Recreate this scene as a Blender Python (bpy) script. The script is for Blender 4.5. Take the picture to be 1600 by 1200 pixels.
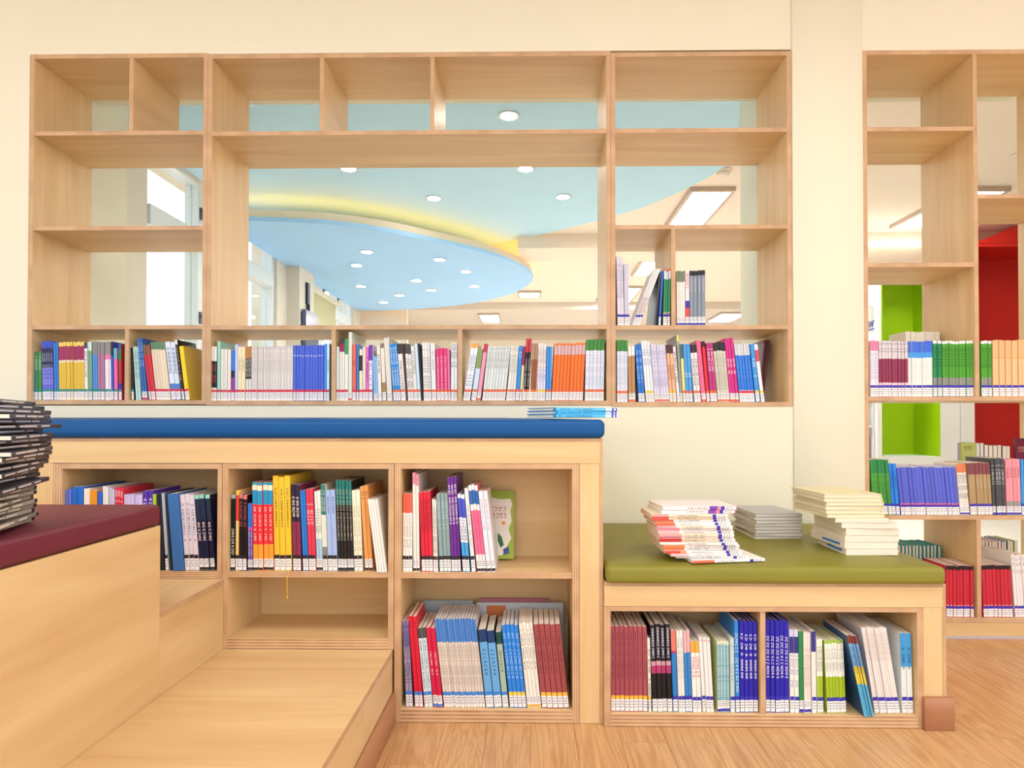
import bpy, bmesh, math, random
from mathutils import Matrix, Vector
random.seed(7)
S = bpy.context.scene
COL = S.collection
for o in list(bpy.data.objects): bpy.data.objects.remove(o)

# ------------------------------------------------------------------ camera
F, CX, CY = 1050.0, 813.6, 643.4          # focal length and principal point, in pixels of 1600x1200
YAW, PITCH, EYE = math.atan(.0147), math.atan(.013), .835
cd = bpy.data.cameras.new('camera'); cam = bpy.data.objects.new('camera', cd); COL.objects.link(cam)
cam.location = (0, 0, EYE); cam.rotation_euler = (math.pi/2 + PITCH, 0, YAW)
cd.sensor_fit = 'HORIZONTAL'; cd.sensor_width = 36; cd.lens = F*36/1600
cd.shift_x = (800-CX)/1600; cd.shift_y = (CY-600)/1600
cd.clip_start = .02; cd.clip_end = 200
S.camera = cam
ROT = Matrix.Rotation(YAW, 3, 'Z') @ Matrix.Rotation(math.pi/2+PITCH, 3, 'X')
def ray(px, py): return ROT @ Vector(((px-CX)/F, -(py-CY)/F, -1))
def P(px, py, Y):                          # point of the plane y = Y seen at a pixel
    d = ray(px, py); t = Y/d.y; return Vector((d.x*t, Y, EYE+d.z*t))
def PZ(px, py, z):                         # the same on the level z
    d = ray(px, py); t = (z-EYE)/d.z; return Vector((d.x*t, d.y*t, z))
def PX(px, py, x):
    d = ray(px, py); t = x/d.x; return Vector((x, d.y*t, EYE+d.z*t))

# ------------------------------------------------------------------ world, lamps, exposure
w = bpy.data.worlds.new('world'); S.world = w; w.use_nodes = True
bg = w.node_tree.nodes['Background']; bg.inputs[0].default_value = (.93, .97, 1, 1); bg.inputs[1].default_value = 1.7
S.view_settings.view_transform = 'Standard'; S.view_settings.look = 'None'
S.view_settings.gamma = 1; S.view_settings.use_curve_mapping = False
S.view_settings.exposure = .3
S.cycles.max_bounces = 8
def area(name, loc, size, power, color=(.95, .985, 1), rot=(0, 0, 0), size_y=None):
    l = bpy.data.lights.new(name, 'AREA'); l.energy = power; l.color = color; l.shape = 'RECTANGLE'
    l.size = size; l.size_y = size_y or size
    o = bpy.data.objects.new(name, l); COL.objects.link(o); o.location = loc; o.rotation_euler = rot
    return o
# unseen area lamps added overhead to light the room the camera stands in
area('unseen_fill_lamp', (-1.3, .6, 2.66), .9, 15)
area('unseen_fill_lamp', (.5, .6, 2.66), .9, 15)
area('unseen_fill_lamp', (2.3, .6, 2.66), .9, 15)
area('unseen_fill_lamp', (-.5, -1.4, 2.66), 1.2, 15)
area('unseen_fill_lamp', (1.7, -1.4, 2.66), 1.2, 15)

# ------------------------------------------------------------------ materials
def lin(h):
    h = h.lstrip('#'); c = [int(h[i:i+2], 16)/255 for i in (0, 2, 4)]
    return tuple(x/12.92 if x <= .04045 else ((x+.055)/1.055)**2.4 for x in c)+(1,)
MC = {}
def new_mat(name):
    m = bpy.data.materials.new(name); m.use_nodes = True
    nt = m.node_tree; return m, nt, nt.nodes['Principled BSDF']
def paint(hexc, rough=.5, var=.06, scale=30, spec=.35, coat=0, tone=0):
    key = (hexc, rough, var, scale, coat, tone)
    if key in MC: return MC[key]
    m, nt, b = new_mat('paint_'+hexc)
    b.inputs['Roughness'].default_value = rough; b.inputs['Specular IOR Level'].default_value = spec
    if coat: b.inputs['Coat Weight'].default_value = coat; b.inputs['Coat Roughness'].default_value = .2
    tc = nt.nodes.new('ShaderNodeTexCoord'); n = nt.nodes.new('ShaderNodeTexNoise'); n.inputs['Scale'].default_value = scale
    n.inputs['Detail'].default_value = 3
    mr = nt.nodes.new('ShaderNodeMapRange'); mr.inputs[3].default_value = 1-var; mr.inputs[4].default_value = 1+var*.4
    hs = nt.nodes.new('ShaderNodeHueSaturation'); hs.inputs['Color'].default_value = lin(hexc)
    nt.links.new(tc.outputs['Object'], n.inputs['Vector']); nt.links.new(n.outputs['Fac'], mr.inputs[0])
    oi = nt.nodes.new('ShaderNodeObjectInfo'); m2 = nt.nodes.new('ShaderNodeMapRange'); m2.inputs[3].default_value = 1-tone; m2.inputs[4].default_value = 1+tone*.3
    mu = nt.nodes.new('ShaderNodeMath'); mu.operation = 'MULTIPLY'
    nt.links.new(oi.outputs['Random'], m2.inputs[0]); nt.links.new(mr.outputs[0], mu.inputs[0]); nt.links.new(m2.outputs[0], mu.inputs[1])
    nt.links.new(mu.outputs[0], hs.inputs['Value']); nt.links.new(hs.outputs[0], b.inputs['Base Color'])
    MC[key] = m; return m
def emit(hexc, strength):
    key = ('e', hexc, strength)
    if key in MC: return MC[key]
    m, nt, b = new_mat('lamp_'+hexc)
    b.inputs['Base Color'].default_value = lin(hexc)
    b.inputs['Emission Color'].default_value = lin(hexc); b.inputs['Emission Strength'].default_value = strength
    MC[key] = m; return m
def wood(name, dark, light, axis, rough=.42, scale=1.0, bump=.04, rings=0):
    """grain running along one axis of the object (0 x, 1 y, 2 z)"""
    m, nt, b = new_mat(name); N = nt.nodes; L = nt.links
    tc = N.new('ShaderNodeTexCoord'); oi = N.new('ShaderNodeObjectInfo')
    off = N.new('ShaderNodeVectorMath'); off.operation = 'MULTIPLY_ADD'
    off.inputs[1].default_value = (1, 1, 1)
    cb = N.new('ShaderNodeCombineXYZ'); mu = N.new('ShaderNodeMath'); mu.operation = 'MULTIPLY'; mu.inputs[1].default_value = 37
    L.new(oi.outputs['Random'], mu.inputs[0])
    for i in range(3): L.new(mu.outputs[0], cb.inputs[i])
    L.new(tc.outputs['Object'], off.inputs[0]); L.new(cb.outputs[0], off.inputs[2])
    mp = N.new('ShaderNodeMapping'); s = [9*scale]*3; s[axis] = .7*scale; mp.inputs['Scale'].default_value = s
    L.new(off.outputs[0], mp.inputs['Vector'])
    n1 = N.new('ShaderNodeTexNoise'); n1.inputs['Scale'].default_value = 1.2; n1.inputs['Detail'].default_value = 5; n1.inputs['Distortion'].default_value = 1.2
    L.new(mp.outputs[0], n1.inputs['Vector'])
    mp2 = N.new('ShaderNodeMapping'); s = [120*scale]*3; s[axis] = 5*scale; mp2.inputs['Scale'].default_value = s
    L.new(off.outputs[0], mp2.inputs['Vector'])
    n2 = N.new('ShaderNodeTexNoise'); n2.inputs['Scale'].default_value = 1; n2.inputs['Detail'].default_value = 2
    L.new(mp2.outputs[0], n2.inputs['Vector'])
    ad = N.new('ShaderNodeMath'); ad.operation = 'MULTIPLY_ADD'; ad.inputs[1].default_value = .35 if rings else .16
    L.new(n2.outputs['Fac'], ad.inputs[0]); L.new(n1.outputs['Fac'], ad.inputs[2])
    if rings:                              # cathedral figure of plain-sawn boards
        ml = N.new('ShaderNodeMath'); ml.operation = 'MULTIPLY'; ml.inputs[1].default_value = rings; L.new(n1.outputs['Fac'], ml.inputs[0])
        pg = N.new('ShaderNodeMath'); pg.operation = 'PINGPONG'; pg.inputs[1].default_value = .5; L.new(ml.outputs[0], pg.inputs[0])
        m3 = N.new('ShaderNodeMath'); m3.operation = 'MULTIPLY_ADD'; m3.inputs[1].default_value = .5; m3.inputs[2].default_value = .33; L.new(pg.outputs[0], m3.inputs[0])
        L.new(m3.outputs[0], ad.inputs[2])
    r = N.new('ShaderNodeValToRGB'); r.color_ramp.elements[0].position = .42 if rings else .25; r.color_ramp.elements[1].position = .9
    r.color_ramp.elements[0].color = lin(dark); r.color_ramp.elements[1].color = lin(light)
    L.new(ad.outputs[0], r.inputs[0]); L.new(r.outputs[0], b.inputs['Base Color'])
    b.inputs['Roughness'].default_value = rough; b.inputs['Specular IOR Level'].default_value = .35
    bp = N.new('ShaderNodeBump'); bp.inputs['Strength'].default_value = bump; bp.inputs['Distance'].default_value = .002
    L.new(n2.outputs['Fac'], bp.inputs['Height']); L.new(bp.outputs[0], b.inputs['Normal'])
    return m
def ply_edge(axis, a='d6b088', c='a67c58'):
    m, nt, b = new_mat('plywood_edge_'+'xyz'[axis]); N = nt.nodes; L = nt.links
    tc = N.new('ShaderNodeTexCoord'); sp = N.new('ShaderNodeSeparateXYZ'); L.new(tc.outputs['Generated'], sp.inputs[0])
    mu = N.new('ShaderNodeMath'); mu.operation = 'MULTIPLY'; mu.inputs[1].default_value = 3.5; L.new(sp.outputs[axis], mu.inputs[0])
    fr = N.new('ShaderNodeMath'); fr.operation = 'PINGPONG'; fr.inputs[1].default_value = .5; L.new(mu.outputs[0], fr.inputs[0])
    n = N.new('ShaderNodeTexNoise'); n.inputs['Scale'].default_value = 14; L.new(tc.outputs['Object'], n.inputs['Vector'])
    ad = N.new('ShaderNodeMath'); ad.operation = 'MULTIPLY_ADD'; ad.inputs[1].default_value = .5; L.new(n.outputs['Fac'], ad.inputs[0]); L.new(fr.outputs[0], ad.inputs[2])
    r = N.new('ShaderNodeValToRGB'); r.color_ramp.elements[0].position = .3; r.color_ramp.elements[1].position = .55
    r.color_ramp.elements[0].color = lin(c); r.color_ramp.elements[1].color = lin(a)
    L.new(ad.outputs[0], r.inputs[0]); L.new(r.outputs[0], b.inputs['Base Color']); b.inputs['Roughness'].default_value = .55
    return m
PLY = [wood('birch_plywood_'+'xyz'[i], 'cfa874', 'e8cb98', i) for i in range(3)]
EDGE = [ply_edge(i) for i in range(3)]
SKIRT = wood('skirting_wood', 'b07a52', 'cf9c74', 1)
SKIRTX = wood('skirting_wood_cross', '96623f', 'b88260', 0)
OAK = wood('oak_laminate', 'b98a58', 'dcb482', 1, rough=.3, scale=1.0, bump=.02, rings=11)
def plaster(name, hexc):
    m = paint(hexc, .75, .04, 3); m.name = name; return m
WALL = plaster('cream_wall', 'eae6d0'); WALLB = plaster('beige_wall', 'e6dccb')
CEILM = plaster('cream_ceiling', 'f4e4d2'); SKYB = plaster('pale_blue_ceiling', 'bee4f6'); SOFB = plaster('sky_blue_soffit', 'acd8ff')
WHITE = paint('f4f4f2', .45, .03, 6)
def vinyl(name, hexc):
    m, nt, b = new_mat(name); N = nt.nodes; L = nt.links
    tc = N.new('ShaderNodeTexCoord'); n = N.new('ShaderNodeTexNoise'); n.inputs['Scale'].default_value = 5
    v = N.new('ShaderNodeTexVoronoi'); v.inputs['Scale'].default_value = 700
    L.new(tc.outputs['Object'], n.inputs['Vector']); L.new(tc.outputs['Object'], v.inputs['Vector'])
    mr = N.new('ShaderNodeMapRange'); mr.inputs[3].default_value = .93; mr.inputs[4].default_value = 1.05; L.new(n.outputs['Fac'], mr.inputs[0])
    hs = N.new('ShaderNodeHueSaturation'); hs.inputs['Color'].default_value = lin(hexc); L.new(mr.outputs[0], hs.inputs['Value']); L.new(hs.outputs[0], b.inputs['Base Color'])
    bp = N.new('ShaderNodeBump'); bp.inputs['Strength'].default_value = .08; bp.inputs['Distance'].default_value = .0006
    L.new(v.outputs['Distance'], bp.inputs['Height']); L.new(bp.outputs[0], b.inputs['Normal'])
    b.inputs['Roughness'].default_value = .45; b.inputs['Specular IOR Level'].default_value = .25; return m
PAGES = None
def make_pages():
    m, nt, b = new_mat('page_edges'); N = nt.nodes; L = nt.links
    tc = N.new('ShaderNodeTexCoord'); mp = N.new('ShaderNodeMapping'); mp.inputs['Scale'].default_value = (900, 6, 6)
    n = N.new('ShaderNodeTexNoise'); n.inputs['Scale'].default_value = 1
    L.new(tc.outputs['Object'], mp.inputs[0]); L.new(mp.outputs[0], n.inputs['Vector'])
    r = N.new('ShaderNodeValToRGB'); r.color_ramp.elements[0].color = lin('cfc2ae'); r.color_ramp.elements[1].color = lin('f3ebdc')
    r.color_ramp.elements[0].position = .3; r.color_ramp.elements[1].position = .6
    L.new(n.outputs['Fac'], r.inputs[0]); L.new(r.outputs[0], b.inputs['Base Color']); b.inputs['Roughness'].default_value = .8
    return m
PAGES = make_pages()
def glass():
    m, nt, b = new_mat('window_glass'); N = nt.nodes; L = nt.links
    t = N.new('ShaderNodeBsdfTransparent'); g = N.new('ShaderNodeBsdfGlossy'); g.inputs['Roughness'].default_value = .02
    t.inputs[0].default_value = (.93, .97, .98, 1)
    mx = N.new('ShaderNodeMixShader'); mx.inputs[0].default_value = .05
    L.new(t.outputs[0], mx.inputs[1]); L.new(g.outputs[0], mx.inputs[2])
    L.new(mx.outputs[0], N['Material Output'].inputs[0]); return m
GLASS = glass()

# ------------------------------------------------------------------ builders
def link(name, me, loc=(0, 0, 0), parent=None):
    o = bpy.data.objects.new(name, me); COL.objects.link(o); o.location = loc
    if parent: o.parent = parent
    return o
def tag(o, label, cat, group=None):
    o['label'] = label; o['category'] = cat
    if group: o['group'] = group
    return o
def thing(name, label, cat, loc=(0, 0, 0), group=None):
    return tag(link(name, None, loc), label, cat, group)
def world_of(parent):
    v = Vector((0, 0, 0))
    while parent: v += parent.location; parent = parent.parent
    return v
BOXF = [(0, 3, 2, 1), (4, 5, 6, 7), (0, 1, 5, 4), (1, 2, 6, 5), (2, 3, 7, 6), (3, 0, 4, 7)]
def box_mesh(name, sx, sy, sz, mats, idx=None):
    me = bpy.data.meshes.new(name); x, y, z = sx/2, sy/2, sz/2
    me.from_pydata([(-x, -y, -z), (x, -y, -z), (x, y, -z), (-x, y, -z), (-x, -y, z), (x, -y, z), (x, y, z), (-x, y, z)], [], BOXF)
    for m in mats: me.materials.append(m)
    if idx:
        for p, i in zip(me.polygons, idx): p.material_index = i
    return me
def box(name, x0, x1, y0, y1, z0, z1, mat, parent=None, bevel=0, seg=2):
    c = Vector(((x0+x1)/2, (y0+y1)/2, (z0+z1)/2))
    me = box_mesh(name, abs(x1-x0), abs(y1-y0), abs(z1-z0), [mat])
    if bevel:
        bm = bmesh.new(); bm.from_mesh(me)
        bmesh.ops.bevel(bm, geom=bm.edges[:], offset=bevel, segments=seg, affect='EDGES', profile=.5)
        for f in bm.faces: f.smooth = True
        bm.to_mesh(me); bm.free()
    return link(name, me, c - world_of(parent), parent)
def ply(name, x0, x1, y0, y1, z0, z1, parent=None, grain=None):
    """a plywood sheet: veneer on the two big faces, layered edges around"""
    s = (abs(x1-x0), abs(y1-y0), abs(z1-z0)); t = s.index(min(s))
    if grain is None: grain = s.index(max(s))
    big = {2: (0, 1), 1: (2, 4), 0: (3, 5)}[t]
    me = box_mesh(name, *s, [PLY[grain], EDGE[t]], [0 if i in big else 1 for i in range(6)])
    return link(name, me, Vector(((x0+x1)/2, (y0+y1)/2, (z0+z1)/2)) - world_of(parent), parent)
def struct(o): o['kind'] = 'structure'; return o
def prism(name, pts, z0, z1, mat, parent=None, cap=None):
    """an outline in x, y extruded from z0 to z1"""
    n = len(pts); me = bpy.data.meshes.new(name); b = world_of(parent)
    v = [(p[0]-b.x, p[1]-b.y, z0-b.z) for p in pts]+[(p[0]-b.x, p[1]-b.y, z1-b.z) for p in pts]
    f = [tuple(range(n))[::-1], tuple(range(n, 2*n))]+[(i, (i+1) % n, n+(i+1) % n, n+i) for i in range(n)]
    me.from_pydata(v, [], f); me.materials.append(mat)
    bm = bmesh.new(); bm.from_mesh(me); bmesh.ops.recalc_face_normals(bm, faces=bm.faces); bm.to_mesh(me); bm.free()
    return link(name, me, (0, 0, 0), parent)
def lathe(name, prof, mat, loc, parent=None, n=24):
    me = bpy.data.meshes.new(name); v = []; f = []
    for r, z in prof:
        for k in range(n): a = 2*math.pi*k/n; v.append((r*math.cos(a), r*math.sin(a), z))
    m = len(prof)
    for i in range(m-1):
        for k in range(n): f.append((i*n+k, i*n+(k+1) % n, (i+1)*n+(k+1) % n, (i+1)*n+k))
    f.append(tuple(range(n))[::-1]); f.append(tuple(range((m-1)*n, m*n)))
    me.from_pydata(v, [], f); me.materials.append(mat)
    for p in me.polygons: p.use_smooth = len(p.vertices) == 4
    return link(name, me, Vector(loc) - world_of(parent), parent)
def tube(name, pts, r, mat, parent=None, n=6):
    me = bpy.data.meshes.new(name); v = []; f = []; pts = [Vector(p) - world_of(parent) for p in pts]
    for i, p in enumerate(pts):
        d = (pts[min(i+1, len(pts)-1)] - pts[max(i-1, 0)]).normalized()
        a = d.orthogonal().normalized(); b = d.cross(a)
        for k in range(n): t = 2*math.pi*k/n; v.append(p + a*r*math.cos(t) + b*r*math.sin(t))
    for i in range(len(pts)-1):
        for k in range(n): f.append((i*n+k, i*n+(k+1) % n, (i+1)*n+(k+1) % n, (i+1)*n+k))
    f.append(tuple(range(n))[::-1]); f.append(tuple(range(len(v)-n, len(v))))
    me.from_pydata(v, [], f); me.materials.append(mat)
    for p in me.polygons: p.use_smooth = True
    return link(name, me, (0, 0, 0), parent)

# ------------------------------------------------------------------ key planes
YW = PZ(1520, 997, 0).y            # face of the shelf wall
YF = PZ(760, 1130, 0).y            # face of the blue bench
YG = PZ(1190, 1137, 0).y           # face of the green bench
DEP = .1317*YW                     # depth of the wall shelves
YB = YW+DEP
print('planes', YW, YF, YG, DEP)
CEIL = EYE+1.8
T = .017
def X_(px, Y, py=657): return P(px, py, Y).x
def Z_(py, Y, px=829): return P(px, py, Y).z

# ------------------------------------------------------------------ structure: near room
floor = struct(box('floor', -6, 8, -4, 14, -.1, -.006, OAK))
k = 0
pw = .118
for i in range(-4, 24):
    x0 = i*pw; y = .55 - ((i*.37) % 1)*.8
    while y < 2.75:
        y1 = min(y+.9, 2.75)
        if y1 > .6 and y1-y > .05:
            box('plank', x0+.0004, x0+pw-.0004, y+.0004, y1-.0004, -.006, 0, OAK, floor)
        y += .9
xa0, xa1 = X_(41.5, YW), X_(1239, YW)
za0, za1 = Z_(633.5, YW, 640), Z_(82, YW, 640)
xb0 = X_(1350, YW); zb1 = Z_(79, YW, 1450); xb1 = xb0 + .86
YL = 3.04; YC = 3.26
wall = None
def wall_boxes(name, bs, mat):
    bm = bmesh.new()
    for x0, x1, y0, y1, z0, z1 in bs:
        r = bmesh.ops.create_cube(bm, size=1)['verts']
        for v in r: v.co = Vector(((x0+x1)/2+v.co.x*(x1-x0), (y0+y1)/2+v.co.y*(y1-y0), (z0+z1)/2+v.co.z*(z1-z0)))
    me = bpy.data.meshes.new(name); bm.to_mesh(me); bm.free(); me.materials.append(mat)
    return struct(link(name, me))
TOPZ = 2.76
struct(box('wall_back_left', -4.5, xa0, YW, YC, 0, TOPZ, WALL))
struct(box('wall_back_lintel', xa0, xa1, YW, YL, za1, TOPZ, WALL))
struct(box('wall_back_below', xa0, xa1, YW, YL, 0, za0, WALL))
struct(box('wall_back_pillar', xa1+.001, xb0, YW-.008, YC, 0, TOPZ, WALL, bevel=.003, seg=1))
struct(box('wall_back_right_lintel', xb0, xb1, YW, YL, zb1, TOPZ, WALL))
struct(box('wall_back_right', xb1, 6.9, YW, YB-.01, 0, TOPZ, WALL))
struct(box('ceiling_near', -4.5, 6.9, -1.9, YW, TOPZ, TOPZ+.08, CEILM))

# ------------------------------------------------------------------ structure: far room
XWIN = -2.44
struct(box('ceiling', XWIN-.3, 6.9, YL, 10.2, CEIL, CEIL+.1, CEILM))
struct(box('ceiling_lowered', XWIN-.3, 6.9, 10.2, 13, CEIL-.11, CEIL+.1, plaster('grey_ceiling', 'd9d0c6')))
struct(box('trim_1', -.12, 6.9, 6.45, 7.02, CEIL-.14, CEIL, CEILM))                # downstand beam
struct(box('wall_far', XWIN-.3, 6.9, 12.9, 13.1, 0, CEIL, WALLB))
struct(box('wall_right', 6.8, 6.95, YC, 13, 0, CEIL+.1, WALLB))
struct(box('floor_far', XWIN-.2, 6.9, YB+.02, 13, -.006, .0005, plaster('pale_floor', 'dad4cc')))
# window wall
za, zt0, zt1, zs = .55, EYE+1.27, EYE+1.40, CEIL
wins = [(4.22, 6.42), (7.3, 9.2)]
bs = []
ycur = YC-.1
for a, b in wins:
    bs.append((XWIN-.25, XWIN, ycur, a, 0, CEIL)); bs.append((XWIN-.25, XWIN, a, b, 0, za)); ycur = b
bs.append((XWIN-.25, XWIN, ycur, 13, 0, CEIL))
for i, q in enumerate(bs): struct(box('wall_left_%d' % (i+1), *q, WALLB))
struct(box('pillar', XWIN, XWIN+.125, 6.68, 7.13, 0, CEIL, WALLB))
struct(box('wall_far_return', XWIN, -1.78, 9.6, 9.75, 0, CEIL, WALLB))
FRM = paint('e9eef0', .35, .02, 8)
for wi, (a, b) in enumerate(wins):
    W = struct(link('window_%d' % (wi+1), None, (XWIN-.1, a, za)))
    x0, x1 = XWIN-.13, XWIN-.03
    box('frame', x0, x1, a, a+.06, za, zs, FRM, W); box('frame', x0, x1, b-.06, b, za, zs, FRM, W)
    box('frame', x0, x1, a+.06, b-.06, za, za+.06, FRM, W); box('frame', x0, x1, a+.06, b-.06, zs-.05, zs, FRM, W)
    box('transom', x0, x1+.02, a+.06, b-.06, zt0, zt1, FRM, W)
    n = 3
    for j in range(n):
        c0 = a+.06+(b-a-.12)*j/n; c1 = a+.06+(b-a-.12)*(j+1)/n
        if j: box('mullion', x0, x1, c0-.035, c0+.035, za+.06, zt0, FRM, W); box('mullion', x0, x1, c0-.035, c0+.035, zt1, zs-.05, FRM, W)
        for q0, q1 in ((za+.06, zt0), (zt1, zs-.05)):
            box('pane', XWIN-.082, XWIN-.076, c0+(.035 if j else 0), c1-(.035 if j < n-1 else 0), q0, q1, GLASS, W)
        if j:
            for zz in (EYE+.72, EYE+1.5):
                h = box('handle', x1, x1+.012, c0-.015, c0+.015, zz, zz+.09, paint('5a6068', .3), W)
                box('lever', x1+.012, x1+.03, c0-.012, c0+.06, zz+.05, zz+.066, paint('5a6068', .3), h)
# pale blue ceiling field with a curved rim
pts = [(1.95, 3.05), (1.78, 3.8)] + [tuple(PZ(x, y, CEIL-.015)[:2]) for x, y in ((1128, 262), (1105, 277), (1060, 300), (1000, 325), (930, 345), (870, 360), (805, 374), (775, 379))] + [(-.9, 7.2), (XWIN, 7.2), (XWIN, 3.05)]
o = prism('trim_2', pts, CEIL-.02, CEIL-.001, SKYB); struct(o)
# half round soffit hanging below it, with a cove light on top
zb = EYE+1.55
edge = [PZ(x, y, zb) for x, y in ((387, 345), (450, 347), (510, 350), (560, 355.5), (600, 361.5), (640, 369), (700, 382), (749, 393), (781, 403), (805, 412.5), (820, 420), (829, 427), (833.3, 434), (831, 440), (825, 446), (814, 453), (797, 460), (765, 469), (735, 474.5), (700, 479), (650, 483), (607, 485))]
e2 = [(XWIN, edge[0].y-.01)]+[(p.x, p.y) for p in edge]+[(XWIN, 9.45)]
soff = thing('soffit', 'half-round sky-blue ceiling soffit with a glowing cove behind its rim', 'soffit', (XWIN, 7.3, zb))
prism('soffit_panel', e2, zb, zb+.035, SOFB, soff)
def offset_out(pp, d):
    res = []
    for i, p in enumerate(pp):
        a = Vector(pp[max(i-1, 0)]); b = Vector(pp[min(i+1, len(pp)-1)]); t = (b-a).normalized(); res.append((p[0]-t.y*d, p[1]+t.x*d))
    return res
def ribbon(name, pp, q0, q1, thick, mat, parent):
    inner = offset_out(pp, thick)
    return prism(name, pp+inner[::-1], q0, q1, mat, parent)
rim = offset_out(e2, .015)
ribbon('rim', rim, zb+.035, zb+.095, .02, plaster('cove_rim', 'f2e2c8'), soff)
ribbon('cove_light', offset_out(e2, .16), zb+.04, zb+.06, .03, emit('ffb458', 10), soff)

def downlight(px, py, z, i, label):
    p = PZ(px, py, z); t = thing('downlight', label, 'light', (p.x, p.y, z), 'round recessed downlights')
    lathe('ring', [(.056, 0), (.064, -.002), (.064, -.006), (.05, -.006)], WHITE, (p.x, p.y, z), t)
    lathe('lens', [(.05, -.0065), (.044, -.008), (.02, -.009)], emit('fffaf0', 60), (p.x, p.y, z), t)
ORD = 'first second third fourth fifth sixth seventh eighth ninth tenth eleventh twelfth thirteenth fourteenth fifteenth sixteenth seventeenth eighteenth nineteenth twentieth'.split()
for i, (x, y, l) in enumerate(((795, 180, 'round downlight above the curved soffit, nearest the shelf top'), (545, 263, 'round downlight in pale blue ceiling just under the long shelf, toward the windows'),
        (821, 263, 'round downlight in pale blue ceiling just under the long shelf, centre'), (678, 309, 'round downlight in pale blue ceiling above middle of the soffit rim'), (880, 307, 'round downlight in pale blue ceiling near the shelf upright'))):
    downlight(x, y, CEIL-.02, i, l)
DL = [(573, 393), (557, 414), (687, 405), (728, 424), (651, 438), (564, 447), (674, 453), (741, 447), (624, 461), (599, 472)]
rank = sorted(range(len(DL)), key=lambda i: DL[i][1])
for r, i in enumerate(rank): downlight(DL[i][0], DL[i][1], zb, r, '%s highest of the ten small downlights set in the sky-blue soffit' % ORD[r])
def panel(x0, x1, y0, y1, z, label, em=56):
    t = thing('ceiling_panel_light', label, 'light', ((x0+x1)/2, (y0+y1)/2, z), 'rectangular ceiling panel lights')
    g = paint('c9b4a4', .4)
    box('frame', x0-.03, x0, y0-.03, y1+.03, z-.035, z, g, t); box('frame', x1, x1+.03, y0-.03, y1+.03, z-.035, z, g, t)
    box('frame', x0, x1, y0-.03, y0, z-.035, z, g, t); box('frame', x0, x1, y1, y1+.03, z-.035, z, g, t)
    box('diffuser', x0, x1, y0, y1, z-.02, z-.01, emit('fffdf8', em), t)
panel(1.26, 1.55, 5.2, 6.35, CEIL, 'large white ceiling panel light seen beside the blue ceiling edge')
panel(1.26, 1.55, 7.5, 8.2, CEIL, 'white ceiling panel light seen above the leaning thin books')
panel(1.0, 1.47, 9.0, 10.0, CEIL, 'far white ceiling panel light seen behind the leaning thin books')
panel(-.15, .12, 9.3, 9.6, CEIL, 'thin white ceiling light peeking out behind the soffit rim')
panel(-.8, -.52, 10.55, 11.3, CEIL-.11, 'small far square ceiling light under the soffit')
panel(2.98, 3.35, 10.5, 11.3, CEIL-.11, 'far ceiling panel light beside the silver-grey volumes')
panel(3.34, 3.66, 5.22, 6.2, CEIL, 'ceiling panel light seen through the tall right bookcase', 22)
def detector(p, label):
    t = thing('smoke_detector', label, 'smoke detector', (p.x, p.y, CEIL))
    lathe('base', [(.06, 0), (.06, -.015), (.05, -.02)], CEILM, (p.x, p.y, CEIL), t)
    lathe('sensor_head', [(.045, -.02), (.045, -.035), (.02, -.045)], CEILM, (p.x, p.y, CEIL), t)
detector(PZ(1130, 265, CEIL), 'round cream smoke detector beside the blue ceiling curve')
detector(PZ(1596, 241, CEIL), 'round smoke detector seen through the right bookcase edge')
# television on the pillar, roller blind at the far window
p0 = PX(476, 470, XWIN+.125); tv = thing('television', 'dark flat television hung on the pillar between the windows', 'television', (XWIN+.13, 6.9, EYE+.9))
box('bracket', XWIN+.126, XWIN+.15, 6.86, 6.93, EYE+1.2, EYE+1.42, paint('1c2438', .4), tv)
box('arm', XWIN+.126, XWIN+.16, 6.88, 6.91, EYE+1.1, EYE+1.2, paint('1c2438', .4), tv)
sc = box('screen', XWIN+.14, XWIN+.18, 6.72, 7.12, EYE+.75, EYE+1.12, paint('55607a', .2), tv)
box('back_cover', XWIN+.126, XWIN+.14, 6.74, 7.10, EYE+.78, EYE+1.1, paint('1c2030', .4), tv)
bl = thing('roller_blind', 'half lowered olive-beige roller blind at the far window', 'blind', (XWIN, 7.8, CEIL))
box('fabric', XWIN+.012, XWIN+.016, 7.3, 8.3, EYE+1.0, EYE+1.42, paint('c2bd93', .7), bl)
box('cassette', XWIN+.001, XWIN+.05, 7.29, 8.31, EYE+1.42, EYE+1.48, paint('e2dcc0', .6), bl)
box('bottom_bar', XWIN+.006, XWIN+.022, 7.3, 8.3, EYE+.97, EYE+1.0, paint('e8e4d0', .5), bl)

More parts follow.
